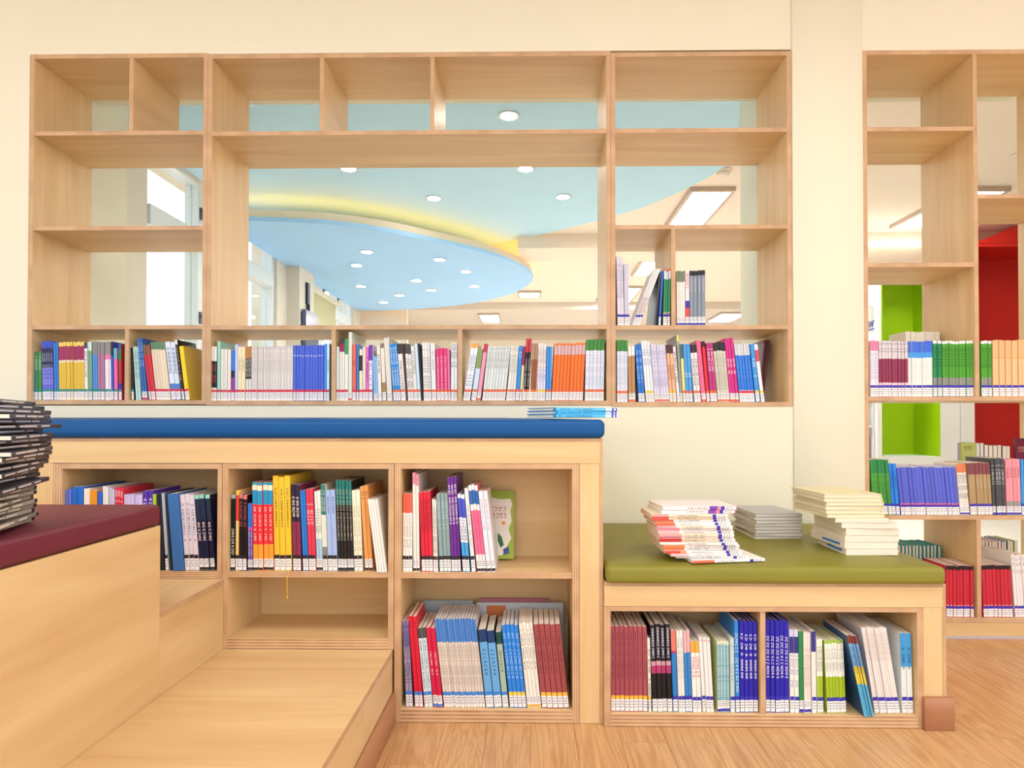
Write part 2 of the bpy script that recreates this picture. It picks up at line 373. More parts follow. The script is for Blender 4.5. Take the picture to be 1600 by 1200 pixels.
# reading nooks in the far room
YN = 6.0
def nook_x(px): return X_(px, YN)
def reading_nook(name, label, xl, xr, z0, ztop, dark, x_in0, x_in1, gable=None, depth=.42):
    t = thing(name, label, 'reading nook', ((xl+xr)/2, YN, 0))
    c = paint(dark, .45, .03, 5)
    box('side_panel', xl, x_in0, YN, YN+depth, 0, ztop, WHITE, t)
    box('side_panel', x_in1, xr, YN, YN+depth, 0, ztop, WHITE, t)
    box('back_lining', x_in0, x_in1, YN+depth-.02, YN+depth, z0, ztop, c, t)
    box('side_lining', x_in1-.012, x_in1-.0005, YN+.005, YN+depth-.02, z0, ztop-.03, c, t)
    box('side_lining', x_in0+.0005, x_in0+.012, YN+.005, YN+depth-.02, z0, ztop-.03, c, t)
    box('seat', x_in0+.012, x_in1-.012, YN+.01, YN+depth-.02, z0-.05, z0, WHITE, t)
    box('seat_front', x_in0, x_in1, YN, YN+.01, 0, z0, WHITE, t)
    box('top_panel', x_in0, x_in1, YN, YN+depth-.02, ztop-.03, ztop, c if gable else WHITE, t)
    if gable:
        xm = (x_in0+x_in1)/2
        me = bpy.data.meshes.new('gable'); vs = []
        out = [(x_in0, ztop), (x_in1, ztop), (x_in1, gable[0]), (xm, gable[1]), (x_in0, gable[0])]
        for dy in (YN, YN+.02):
            for x, z in out: vs.append((x-t.location.x, dy-YN, z))
        me.from_pydata(vs, [], [(0, 1, 2, 3, 4), (9, 8, 7, 6, 5)]+[(i, (i+1) % 5, 5+(i+1) % 5, 5+i) for i in range(5)]); me.materials.append(c)
        link('gable', me, (0, 0, 0), t)
    return t
reading_nook('reading_nook', 'white reading nook lined in lime green beyond the right bookcase', nook_x(1371), nook_x(1500), Z_(713, YN), EYE+1.36, 'a6cf10', nook_x(1378), nook_x(1470))
reading_nook('reading_nook', 'red reading nook with a pitched gable beyond the right bookcase', nook_x(1501), nook_x(1800), .45, Z_(383, YN), 'd0241c', nook_x(1523), nook_x(1780), gable=(Z_(381, YN, 1523), Z_(326, YN, 1655)), depth=.5)
# low far shelf seen left of the nooks
xs0, xs1 = nook_x(1325), nook_x(1370)
fs = thing('far_shelf', 'white open shelf beside the lime green reading nook', 'shelf', ((xs0+xs1)/2, 6.1, 0))
box('side_panel', xs0-.02, xs0, 6.05, 6.35, 0, 1.5, WHITE, fs); box('side_panel', xs1-.01, xs1, 6.05, 6.35, 0, 1.5, WHITE, fs)
box('back_panel', xs0, xs1-.01, 6.33, 6.35, 0, 1.5, WHITE, fs)
for zz in (.05, .44, .77, 1.1, 1.48): box('shelf', xs0, xs1-.01, 6.05, 6.33, zz, zz+.02, WHITE, fs)
nt_ = thing('paper_notice', 'white paper notice with blue handwriting on the far shelf', 'notice', ((xs0+xs1)/2, 6.04, 1.8))
nz = Z_(522, 6.04); nz1 = Z_(478, 6.04)
box('sheet', xs0+.02, xs1, 6.044, 6.048, nz, nz1, WHITE, nt_)
INKB = paint('3a5ad0', .6)
pp = [(1356, 513), (1358, 503), (1360, 512), (1362, 504), (1364, 511), (1366, 502), (1370, 502)]
tube('handwriting', [(X_(x, 6.04), 6.042, Z_(y, 6.04)) for x, y in pp], .006, INKB, nt_)
tube('underline', [(X_(x, 6.04), 6.042, Z_(y, 6.04)) for x, y in ((1356, 517), (1370, 514))], .005, INKB, nt_)

# ------------------------------------------------------------------ wall bookcases
YFR = YW-.004
def unit(name, label, px0, px1, ytop, ybot):
    x0, x1 = X_(px0, YFR), X_(px1, YFR); z1, z0 = Z_(ytop, YFR, (px0+px1)/2), Z_(ybot, YFR, (px0+px1)/2)
    t = thing(name, label, 'bookcase', ((x0+x1)/2, YFR, z0), 'plywood bookcase units built into the wall')
    t['b'] = (x0, x1, z0, z1)
    ply('side_panel', x0, x0+T, YFR, YB, z0, z1, t); ply('side_panel', x1-T, x1, YFR, YB, z0, z1, t)
    ply('top_panel', x0+T, x1-T, YFR, YB, z1-T, z1, t); ply('bottom_panel', x0+T, x1-T, YFR, YB, z0, z0+T, t)
    return t
def shelf(t, py, x0=None, x1=None, pmid=None):
    b = t['b']; z = Z_(py, YFR, pmid or 829)        # py: top edge of the shelf
    ply('shelf', (b[0]+T) if x0 is None else x0, (b[1]-T) if x1 is None else x1, YFR+.001, YB, z-T*.95, z, t); return z
def divider(t, px, z0, z1):
    x = X_(px, YFR); ply('divider', x-T*.47, x+T*.47, YFR+.001, YB, z0, z1, t); return x
U1 = unit('wall_bookcase', 'open plywood bookcase in the wall nearest the windows, four rows', 42, 321.5, 84, 632)
zU = []
a = shelf(U1, 204.5, pmid=180); b = shelf(U1, 353, pmid=180); c = shelf(U1, 508, pmid=180); zt = U1['b'][3]-T; z0 = U1['b'][2]+T
divider(U1, 201, a, zt); divider(U1, 197, z0, c-T*.95)
ZB_U1 = z0
U2 = unit('wall_bookcase', 'widest plywood bookcase in the wall framing the blue soffit', 321.8, 955, 82.5, 633)
a = shelf(U2, 203.5, pmid=640); c = shelf(U2, 508, pmid=640); zt = U2['b'][3]-T; z0 = U2['b'][2]+T
divider(U2, 500.5, a, zt); divider(U2, 674.5, a, zt); divider(U2, 520.5, z0, c-T*.95); divider(U2, 718.5, z0, c-T*.95)
ZB_U2 = z0
U3 = unit('wall_bookcase', 'open plywood bookcase in the wall beside the cream pillar', 955.3, 1238.8, 81, 635)
a = shelf(U3, 200, pmid=1100); b = shelf(U3, 351, pmid=1100); c = shelf(U3, 508, pmid=1100); z0 = U3['b'][2]+T
divider(U3, 1053, c, b-T*.95); ZB_U3 = z0; ZC_U3 = c
# tall bookcase to the right, open to both rooms
x0, x1 = xb0, xb1
z1 = zb1
R = thing('tall_bookcase', 'tall floor-standing plywood bookcase open to both rooms beyond the pillar', 'bookcase', ((x0+x1)/2, YFR, 0)); R['b'] = (x0, x1, 0, z1)
ply('side_panel', x0, x0+T, YFR, YB, 0, z1, R); ply('side_panel', x1-T, x1, YFR, YB, 0, z1, R); ply('top_panel', x0+T, x1-T, YFR, YB, z1-T, z1, R)
xd = X_(1528, YFR); dl, dr = xd-T*.47, xd+T*.47
zr1 = shelf(R, 619.5, pmid=1480); zr2 = shelf(R, 805.5, pmid=1480)
shelf(R, 198, x1=dl, pmid=1440); shelf(R, 410.5, x1=dl, pmid=1440); shelf(R, 303, x0=dr, pmid=1570)
zr3 = shelf(R, 966, pmid=1500)
ply('divider', dl, dr, YFR+.001, YB, zr1, z1-T, R); ply('divider', dl, dr, YFR+.001, YB, zr3, zr2-T*.95, R)
ply('plinth', x0+T, x1-T, YFR+.004, YFR+.022, .006, zr3-T, R)
box('kick_strip', x0+T, x1-T, YFR-.002, YFR+.004, 0, .007, paint('b9b6c4', .3), R)

# ------------------------------------------------------------------ benches
BLUE = vinyl('blue_vinyl', '06508e'); GREEN = vinyl('green_vinyl', '888434'); MAROON = vinyl('maroon_vinyl', '702b39')
def cushion(name, label, x0, x1, y0, y1, z0, z1, mat, bev=.017):
    me = box_mesh(name, x1-x0, y1-y0, z1-z0, [mat]); bm = bmesh.new(); bm.from_mesh(me)
    bmesh.ops.subdivide_edges(bm, edges=[e for e in bm.edges if abs(e.verts[0].co.z-e.verts[1].co.z) < 1e-5], cuts=7, use_grid_fill=True)
    hx, hy, hz = (x1-x0)/2, (y1-y0)/2, (z1-z0)/2
    for v in bm.verts:
        if v.co.z > 0:   # a slight crown
            v.co.z -= .006*max(abs(v.co.x/hx)**6, abs(v.co.y/hy)**6)
    sharp = [e for e in bm.edges if len(e.link_faces) == 2 and e.calc_face_angle() > .8]
    bmesh.ops.bevel(bm, geom=sharp, offset=bev, segments=5, affect='EDGES', profile=.5)
    for f in bm.faces: f.smooth = True
    bm.to_mesh(me); bm.free()
    t = thing(name, label, 'cushion', ((x0+x1)/2, (y0+y1)/2, z0))
    link('cover', me, (0, 0, hz), t)
    pts = []
    for xx, yy in ((x0+.004, y0+.004), (x1-.004, y0+.004), (x1-.004, y1-.004), (x0+.004, y1-.004), (x0+.004, y0+.004)): pts.append((xx, yy, z0+.006))
    return t
def cabinet(name, label, px0, px1, ytop, ybot, Y, depth, mids=(), divs=(), group='plywood book cabinets under the bench seats'):
    """px of the outer frame; mids: shelf top edges; divs: (px, top y, bottom y)"""
    pm = (px0+px1)/2; x0, x1 = X_(px0, Y), X_(px1, Y); z1 = Z_(ytop, Y, pm); z0 = Z_(ybot, Y, pm) if ybot else 0
    t = thing(name, label, 'cabinet', (x0/2+x1/2, Y, z0), group); t['b'] = (x0, x1, z0, z1)
    return t, x0, x1, z0, z1
BT = .0145
zp = Z_(1014.5, YF, 480); zstep = Z_(904.5, YF, 300); zmar = P(253, 821, 1.54).z
XS = X_(349, YF, 960); XP = X_(613.5, YF, 1017)
ys = (PZ(251, 1088, zp)).y
zblue = Z_(685, YF, 500)
# cabinets under the blue seat
CD = .25
def cab(label, px0, px1, ytop, z0, Y, inner_px, bottom_y, mids, zfloor_y=None):
    pm = (px0+px1)/2; x0, x1 = X_(px0, Y), X_(px1, Y); z1 = Z_(ytop, Y, pm)
    t = thing('bench_cabinet', label, 'cabinet', ((x0+x1)/2, Y, z0), 'plywood book cabinets under the bench seats')
    i0, i1 = X_(inner_px[0], Y), X_(inner_px[1], Y)
    ply('side_panel', x0, i0, Y, Y+CD, z0, z1, t, 2); ply('side_panel', i1, x1, Y, Y+CD, z0, z1, t, 2)
    ply('top_panel', i0, i1, Y, Y+CD, z1-BT, z1, t)
    zb_ = Z_(bottom_y, Y, pm); ply('bottom_panel', i0, i1, Y, Y+CD, z0, zb_, t, 0)
    ply('back_panel', i0, i1, Y+CD-.012, Y+CD, zb_, z1-BT, t, 0)
    zz = []
    for m in mids:
        q = Z_(m, Y, pm); ply('shelf', i0, i1, Y+.002, Y+CD-.012, q-BT*1.05, q, t, 0); zz.append(q)
    return t, zb_, zz, i0, i1, z1-BT
c1, zL1, _, _, _, _ = cab('plywood cabinet under blue seat beside the maroon bench, one row', 84, 347.5, 724.5, zstep+.001, YF, (98, 340.5), 893, ())
c2, zL2b, mm, _, _, _ = cab('plywood cabinet under blue seat with an empty lower cubby', 348.5, 616, 724.5, zp+.001, YF, (357, 607), 998, (894,)); zL2 = mm[0]
c3, zL4, mm, _, _, zc3 = cab('tall plywood cabinet under blue seat standing on the floor', 617, 905, 724.5, .001, YF, (627, 894), 1109, (895.5,)); zL3 = mm[0]
xe = X_(942, YF)
xl = X_(-330, YF)
bb = thing('bench', 'tall plywood bench carrying the long blue cushion', 'bench', (0, YF, 0), 'plywood tiered benches')
ztopb = zblue
zr0 = Z_(724, YF, 500)+.0005
ply('seat_panel', xl, xe, YF+.002, YW-.004, ztopb-.008, ztopb, bb, 0)
box('front_rail', xl, xe-.009, YF, YF+.018, zr0, ztopb-.0085, PLY[0], bb)
ply('end_panel', xe-.009, xe, YF, YW-.004, .001, ztopb-.0085, bb, 1)
box('stile', X_(905.6, YF), xe-.0095, YF+.001, YF+.019, .001, zr0-.0005, PLY[2], bb)
box('stile', xl, X_(83.5, YF), YF+.001, YF+.019, zstep+.002, zr0-.0005, PLY[2], bb)
cushion('seat_cushion', 'long blue vinyl seat cushion on the tall bench', xl, X_(945, YF, 670), YF-.012, YW-.01, zblue+.0005, EYE+.009, BLUE)
# green bench
x0 = xe+.0012; x1 = X_(1475.5, YG); zg = Z_(911, YG, 1200)
gb = thing('bench', 'low plywood bench carrying the olive green cushion', 'bench', ((x0+x1)/2, YG, 0), 'plywood tiered benches')
ply('seat_panel', x0, x1-.009, YG+.002, YW-.004, zg-.009, zg, gb, 0)
zgr = Z_(948.5, YG, 1200)
box('front_rail', x0, x1-.009, YG, YG+.018, zgr+.0005, zg-.0095, PLY[0], gb)
ply('end_panel', x1-.009, x1, YG, YW-.004, .001, zg-.001, gb, 1)
box('stile', X_(1440.6, YG), x1-.0095, YG+.001, YG+.019, .001, zgr, PLY[2], gb)
g0, g1 = X_(943.5, YG), X_(1440, YG); gi0, gi1 = X_(953.5, YG), X_(1430.5, YG); zgt = zgr-.0005
gc = thing('bench_cabinet', 'wide two-part plywood cabinet under the olive green seat', 'cabinet', ((g0+g1)/2, YG, 0), 'plywood book cabinets under the bench seats')
zG = Z_(1117, YG, 1190); gd = X_(1191, YG)
ply('side_panel', g0, gi0, YG, YG+CD, .001, zgt, gc, 2); ply('side_panel', gi1, g1, YG, YG+CD, .001, zgt, gc, 2)
ply('top_panel', gi0, gi1, YG, YG+CD, zgt-.0125, zgt, gc, 0); ply('bottom_panel', gi0, gi1, YG, YG+CD, .001, zG, gc, 0)
ply('divider', gd-.007, gd+.007, YG+.003, YG+CD-.012, zG, zgt-.0125, gc, 2); ply('back_panel', gi0, gi1, YG+CD-.012, YG+CD, zG, zgt-.0125, gc, 0)
ZGC = EYE-.389
cushion('seat_cushion', 'olive green vinyl seat cushion on the low bench', x0+.004, X_(1480, YG-.02, 890), YG-.02, YW-.006, zg+.0005, ZGC, GREEN, .014)
struct(box('baseboard_right', X_(1441, YG-.012), X_(1488, YG-.012), YG-.014, YG-.0005, 0, Z_(1091, YG-.014, 1465), SKIRTX, bevel=.002, seg=1))
struct(box('baseboard_return', x1+.0005, X_(1488, YG-.012), YG, YW-.01, 0, Z_(1091, YG-.014, 1465), SKIRT, bevel=.002, seg=1))
# platform, step and maroon bench: one tier of 20 cm each
pf = thing('platform', 'low plywood platform in two boxes at the foot of the benches', 'platform', (XP, 1.2, 0), 'plywood tiered benches')
for a, b in ((ys+.0006, YF-.0005), (-.3, ys-.0006)):
    ply('tread', XS-.0, XP, a, b, zp-.015, zp, pf, 0)
    ply('riser', XP-.016, XP-.0005, a, b, .001, zp-.0155, pf, 1)
struct(box('baseboard_left', XP, XP+.009, -.3, YF-.001, 0, .085, SKIRT, bevel=.002, seg=1))
st = thing('step', 'plywood step between the maroon bench and the cabinets', 'step', (XS, 1.7, zp), 'plywood tiered benches')
ply('tread', XS-.9, XS, ys+.0006, YF-.0005, zstep-.015, zstep, st, 1); ply('side_panel', XS-.016, XS-.0005, ys+.0006, YF-.0005, zp, zstep-.0155, st, 1)
mb = thing('bench', 'plywood bench with maroon seat cushion in the foreground', 'bench', (XS, .8, 0), 'plywood tiered benches')
ply('side_panel', XS-.016, XS, -.3, ys-.0006, zp+.0005, zmar, mb, 1); ply('end_panel', XS-.9, XS-.0165, ys-.0165, ys-.0006, zp+.0005, zmar, mb, 0)
ply('seat_panel', XS-.9, XS-.0165, -.3, ys-.017, zmar-.018, zmar, mb, 1)
ZMC = EYE-.187
cushion('seat_cushion', 'maroon vinyl seat cushion on the foreground bench', XS-.9, XS+.002, -.3, ys+.002, zmar+.0005, ZMC, MAROON, .012)

# ------------------------------------------------------------------ books
NUM = 'zero one two three four five six seven eight nine ten eleven twelve thirteen fourteen fifteen sixteen seventeen eighteen nineteen twenty'.split()
STK = {'r': 'd8304a', 'o': 'ec6a3c', 'b': '3a30b4', 'k': '2a2226', 'g': '2a8a84', 'y': 'f0b840', 'l': '3c86dc', 'w': None, 'Y': 'f0d040'}
def bands_of(s):
    """'green:.2,white' -> [(0, green), (.2, white)] measured from the top"""
    out = []; pos = 0.
    for q in s.split(','):
        c, _, e = q.partition(':'); out.append((pos, c)); pos = float(e) if e else 1.
    return out
def quads(name, rects, y, mats):
    """flat print on a spine: rects (x0, x1, z0, z1, material index)"""
    me = bpy.data.meshes.new(name); v = []; f = []
    for x0, x1, z0, z1, m in rects:
        n = len(v); yy = y-.0001*(m > 0); v += [(x0, yy, z0), (x1, yy, z0), (x1, yy, z1), (x0, yy, z1)]; f.append((n, n+1, n+2, n+3))
    me.from_pydata(v, [], f)
    for m in mats: me.materials.append(m)
    for p, r in zip(me.polygons, rects): p.material_index = r[4]
    return me
def book_mesh(t, h, d, bands, side=None, hard=False):
    bs = bands_of(bands); c = min(.0022 if hard else .0009, t*.14); q = min(.0011, t*.16)
    cols = []
    for _, x in bs:
        if x not in cols: cols.append(x)
    spans = [(bs[i][0], bs[i+1][0] if i+1 < len(bs) else 1, bs[i][1]) for i in range(len(bs))]
    main = side or max(spans, key=lambda s: s[1]-s[0])[2]
    if main not in cols: cols.append(main)
    out = [(-t/2, d), (-t/2, q), (-t/2+q, 0), (t/2-q, 0), (t/2, q), (t/2, d)]
    inn = [(t/2-c, d), (t/2-c, c*1.4), (-t/2+c, c*1.4), (-t/2+c, d)]
    prof = out+inn; n = len(prof)
    zs = sorted({0., h}|{h*(1-a) for a, _, _ in spans})
    v = [(x, y, z) for z in zs for x, y in prof]; f = []; mi = []
    for k in range(len(zs)-1):
        zm = 1-(zs[k]+zs[k+1])/2/h
        col = next(c_ for a, b, c_ in spans if a <= zm <= b)
        for i in range(n):
            j = (i+1) % n; f.append((k*n+i, k*n+j, (k+1)*n+j, (k+1)*n+i))
            mi.append(cols.index(col) if 1 <= i <= 3 else cols.index(main))
    f.append(tuple(range(n))[::-1]); mi.append(cols.index(main))
    f.append(tuple(range((len(zs)-1)*n, len(zs)*n))); mi.append(cols.index(spans[0][2]))
    me = bpy.data.meshes.new('cover'); me.from_pydata(v, [], f)
    for x in cols: me.materials.append(paint(x, .38, .05, 25, tone=.1))
    for p, i in zip(me.polygons, mi): p.material_index = i
    e = .003 if hard else .0004
    pg = box_mesh('pages', t-2*c-.0001, d-c*1.4-e-.0002, h-2*e, [PAGES])
    for vv in pg.vertices: vv.co += Vector((0, c*1.4+.0001+(d-c*1.4-e-.0002)/2, h/2))
    return me, pg
def sticker_mesh(t, h, code):
    """white call-number sticker at the foot of the spine; lower case: colour band above, upper case letter plus '-': band below"""
    low = code.endswith('-'); col = STK[code[0]]; hh = min(.034, h*.165); w_ = t*.94/2
    r = [(-w_, w_, .002, hh, 0)]; mats = [paint('f1eef0', .5, .03)]
    mats += [paint(col or 'f1eef0', .5, .03), paint('4a4650', .6)]
    if col: r.append((-w_, w_, .0025, .0025+hh*.22, 1) if low else (-w_, w_, hh, hh*1.3, 1))
    b0 = .006+hh*.22*low
    for q in range(3):
        z = b0+(hh-b0)*(.2+.26*q); a = -w_*.7; 
        while a < w_*.6:
            l = random.uniform(.25, .6)*w_; r.append((a, min(a+l, w_*.8), z, z+hh*.07, 2)); a += l+w_*.22
    return quads('call_label', r, -.0003, mats)
def title_mesh(t, h, ink, z_from, z_to, size=.72, gap=1.22):
    """a column of Hangul-like characters down the spine between two heights (fractions from the top)"""
    g = t*size; z = h*(1-z_from)-g; r = []; end = h*(1-z_to)
    while z > end:
        if random.random() > .13:
            a, b, k = -g/2, g/2, g*.17; s = random.choice('abcd')
            jit = lambda v: v+random.uniform(-.06, .06)*g
            if s in 'ab':
                r.append((a, jit(0), z+g*.82, z+g*.82+k, 1)); r.append((a, a+k, z+g*.45, z+g*.9, 1)); r.append((b-k*1.5, b-k*.5, z+g*.35, z+g, 1))
                if s == 'a': r.append((jit(g*.2), b-k, z+g*.65, z+g*.65+k, 1))
            else:
                r.append((a+k, b-k, z+g*.8, z+g*.8+k, 1)); r.append((a, b, z+g*.42, z+g*.42+k, 1)); r.append((-k/2, k/2, z+g*.42, z+g*.66, 1))
            if s in 'ac': r.append((a+k, b-k, z+g*.02, z+g*.02+k, 1)); r.append((b-2*k, b-k, z, z+g*.28, 1))
        z -= g*gap
    if not r: return None
    return quads('spine_title_or_sheen', r, -.0002, [paint(ink, .5), paint(ink, .5)])
KIND_N = {}
def book_parts(o, pg, sk, tm):
    link('pages', pg, (0, 0, 0), o)
    if sk: link('call_label', sk, (0, 0, 0), o)['kind'] = 'stuff'
    if tm: link('spine_title_or_sheen', tm, (0, 0, 0), o)['kind'] = 'stuff'
def run(place, Y, base, n, x0, x1, h, ang, bands, adj, stick=None, title=None, depth=.15, side=None, noun=None, reverse=False, hard=False):
    """n like books side by side between x0 and x1 at their feet, all at one lean"""
    step = (x1-x0)/n; t = step*math.cos(ang)*.94
    me, pg = book_mesh(t, h, depth, bands, side, hard)
    sk = sticker_mesh(t, h, stick) if stick else None
    tm = title_mesh(t, h, *title) if title else None
    kind = noun or ('series_volume' if n >= 4 else 'paperback')
    word = {'series_volume': 'volume', 'hardcover_book': 'hardcover book'}.get(kind, kind)
    for i in range(n):
        x = x0+step*(i+.5)
        o = link(kind, me, (x, Y+random.uniform(-.002, .003), base+abs(t/2*math.sin(ang))+.0004))
        o.rotation_euler = (0, ang, 0); o.scale.z = random.uniform(.985, 1.003)
        if reverse: o.rotation_euler = (0, -ang, math.pi); o.location.y += depth
        book_parts(o, pg, sk, tm)
        if n == 1: lab = '%s %s, %s' % (adj, word, place)
        else: lab = '%s from left of %s %s %ss, %s' % (ORD[i], NUM[n], adj, word, place)
        tag(o, lab, 'book', '%s %ss, %s' % (adj, word, place) if n > 1 else None)
def row(place, Y, base, py, items, walls=None, **kw):
    """items: (n, first and last pixel at the feet, pixel row of the heads, lean of the heads in pixels, colours, looks, sticker, title, options)"""
    R_ = []
    for it in items:
        d = dict(kw)
        if isinstance(it[-1], dict): d.update(it[-1]); it = it[:-1]
        n, a, b, top, lean, bands, adj = it[:7]
        if len(it) > 7: d['stick'] = it[7]
        if len(it) > 8: d['title'] = it[8]
        y = Y+d.pop('dy', 0); pm = (a+b)/2; q = P(pm+lean, top, y)
        hv = q.z-base; R_.append(dict(n=n, x0=X_(a, y, py), x1=X_(b, y, py), hv=hv, tan=(q.x-P(pm, top, y).x)/hv, bands=bands, adj=adj, y=y, d=d))
    w0, w1 = (X_(walls[0], Y, py), X_(walls[1], Y, py)) if walls else (-99, 99)
    def slack(A, B): return (B['x0']-A['x1']+.2*(B['x1']-B['x0']))/min(A['hv'], B['hv'])
    # books lean on one another: a book may not cut through its neighbour
    for i in range(len(R_)-1, -1, -1):
        A = R_[i]
        if A['tan'] > 0:
            if i+1 < len(R_): A['tan'] = max(0, min(A['tan'], max(0, R_[i+1]['tan'])+slack(A, R_[i+1])))
            else: A['tan'] = min(A['tan'], max(0, (w1-A['x1'])/A['hv']))
    for i, B in enumerate(R_):
        if i == 0: B['tan'] = max(B['tan'], -max(0, (B['x0']-w0))/B['hv'])
        else: B['tan'] = max(B['tan'], R_[i-1]['tan']-slack(R_[i-1], B))
    for i in range(1, len(R_)):
        A, B = R_[i-1], R_[i]; need = (A['tan']-B['tan'])*min(A['hv'], B['hv'])-(B['x0']-A['x1'])
        if need > 0: B['x0'] += need+.0004
    for r in R_:
        ang = math.atan(r['tan']); run(place, r['y'], base, r['n'], r['x0'], r['x1'], r['hv']/math.cos(ang), ang, r['bands'], r['adj'], **r['d'])
YS = YFR+.012
K_ = ('2a2426', .1, .7); W_ = ('f4f2f4', .08, .6)
row('first wall compartment', YS, ZB_U1, 622, [
 (1, 49, 53.5, 541, -1, '5b8fe0', 'light blue'), (2, 54, 64.5, 549, -1, '3f8a4e', 'green', 'g', ('bfe0c0', .1, .4)),
 (5, 65, 84, 532.6, -3, '3a55c8:.12,1c1c50:.45,6a6ad8', 'navy-banded blue', 'g', ('e0e0f8', .2, .75, .5)), (2, 84.5, 92, 535, -3, '2d7fd0', 'bright blue', 'g'),
 (11, 92.5, 132.5, 534, -2, 'f5d76a:.07,a02060:.31,f4e2c0:.35,e8c040', 'maroon and yellow', 'g'),
 (1, 133, 137.5, 534.5, -2, '2a3468:.1,f0eef0', 'white navy-tipped', 'g', ('3a3a44', .15, .6)), (2, 138, 144.5, 534, -2, 'dfe8dc:.15,7aa884', 'pale green', 'g'),
 (2, 145, 152.5, 533.5, -2, '8c8a88:.22,4a90e0', 'grey-topped blue', 'g'), (3, 153, 163.5, 533.5, -2, '8c8a88:.2,b07898', 'grey-topped mauve', 'g'),
 (3, 164, 173.5, 533.5, -2, '8c8a88:.22,f078a8:.3,f0e4ec', 'grey-topped pink and white', 'g'), (1, 174, 177.5, 534, -2, '1a1a20:.25,3050c0', 'black-topped blue', 'g'),
 (1, 178, 183.5, 543, -2, '58b8d8:.2,f06ca0', 'turquoise and pink', 'g'), (1, 185, 190, 536, -2, '2c5898:.1,2a7a48:.3,b82c38:.7,2030b0', 'green and red banded navy')], walls=(47.5,193.5), stick='g')
row('second wall compartment', YS, ZB_U1, 622, [
 (1, 205.5, 209.5, 542, -3, '1c1c20', 'thin black', 'g'), (3, 210, 220, 541, -6, 'bfe0da', 'pale teal', None, ('4a7a80', .1, .6)),
 (2, 221, 231.5, 528, -11, '2c62ae', 'tall dark blue', 'r-', ('a8c8f0', .08, .5)), (3, 232, 243.5, 539, -11, '8a6040:.18,d82c40', 'brown-topped red', 'r'),
 (5, 244, 267, 534, -11, '5e8a66:.13,ecd8bc', 'beige green-topped', 'r'), (2, 268, 283.5, 534, -11, 'dfe6f4:.72,4a80d0', 'white with blue foot', 'r', ('4a6a98', .1, .6)),
 (1, 284, 289, 531, -13, 'f0f0ee:.08,241c1a', 'black white-tipped', 'r', ('d8b060', .12, .7)),
 (1, 290, 297, 541, -11, 'f0d020', 'bright yellow', 'r', dict(depth=.2, side='d8b818'))], walls=(200.5,316))
place = 'third wall compartment'
row(place, YS, ZB_U2, 622, [
 (2, 330.5, 338.5, 541, 0, 'f4ece4:.27,1c1414:.76,f4ece4', 'black and white', 'r', ('d84a5a', .29, .7)), (1, 339, 344, 532, 0, '9ed8c0', 'mint green', 'r', {'depth': .19}),
 (3, 344.5, 360, 545, 0, 'ece6dc', 'short cream', 'r'), (1, 360.5, 366, 547, 0, '2a80e0:.40,181818:.54,a03a90', 'blue and purple', 'r'),
 (1, 366.3, 371, 537.6, 0, 'c8ccf0', 'lilac', 'r', {'depth': .18}), (2, 371.5, 383, 541.7, 0, 'f4e4b8', 'pale yellow', 'r', ('5a4a38', .2, .5, .5)),
 (2, 383.5, 392, 541, 0, 'c8843a:.22,2a2420:.6,ece4dc', 'orange-topped black', 'r', ('f4f0e8', .24, .58)), (14, 392.5, 457.5, 541, 0, 'd8cfcc:.06,e2dad4', 'grey-beige', 'r', ('b0a49c', .12, .5, .4)),
 (11, 458, 505.3, 539.5, 0, '4a66d8', 'royal blue', 'r', ('f0f2ff', .09, .3, .75)), (1, 505.6, 510, 536, 0, '3a96e8', 'sky blue', 'r'), (1, 510.3, 514, 536.5, 0, 'e8f4fa', 'white', 'r', ('6a7a90', .25, .55)),
 (1, 514.3, 516.6, 537, 0, '1c4a5c', 'dark teal')], walls=(330,517))
place = 'fourth wall compartment'
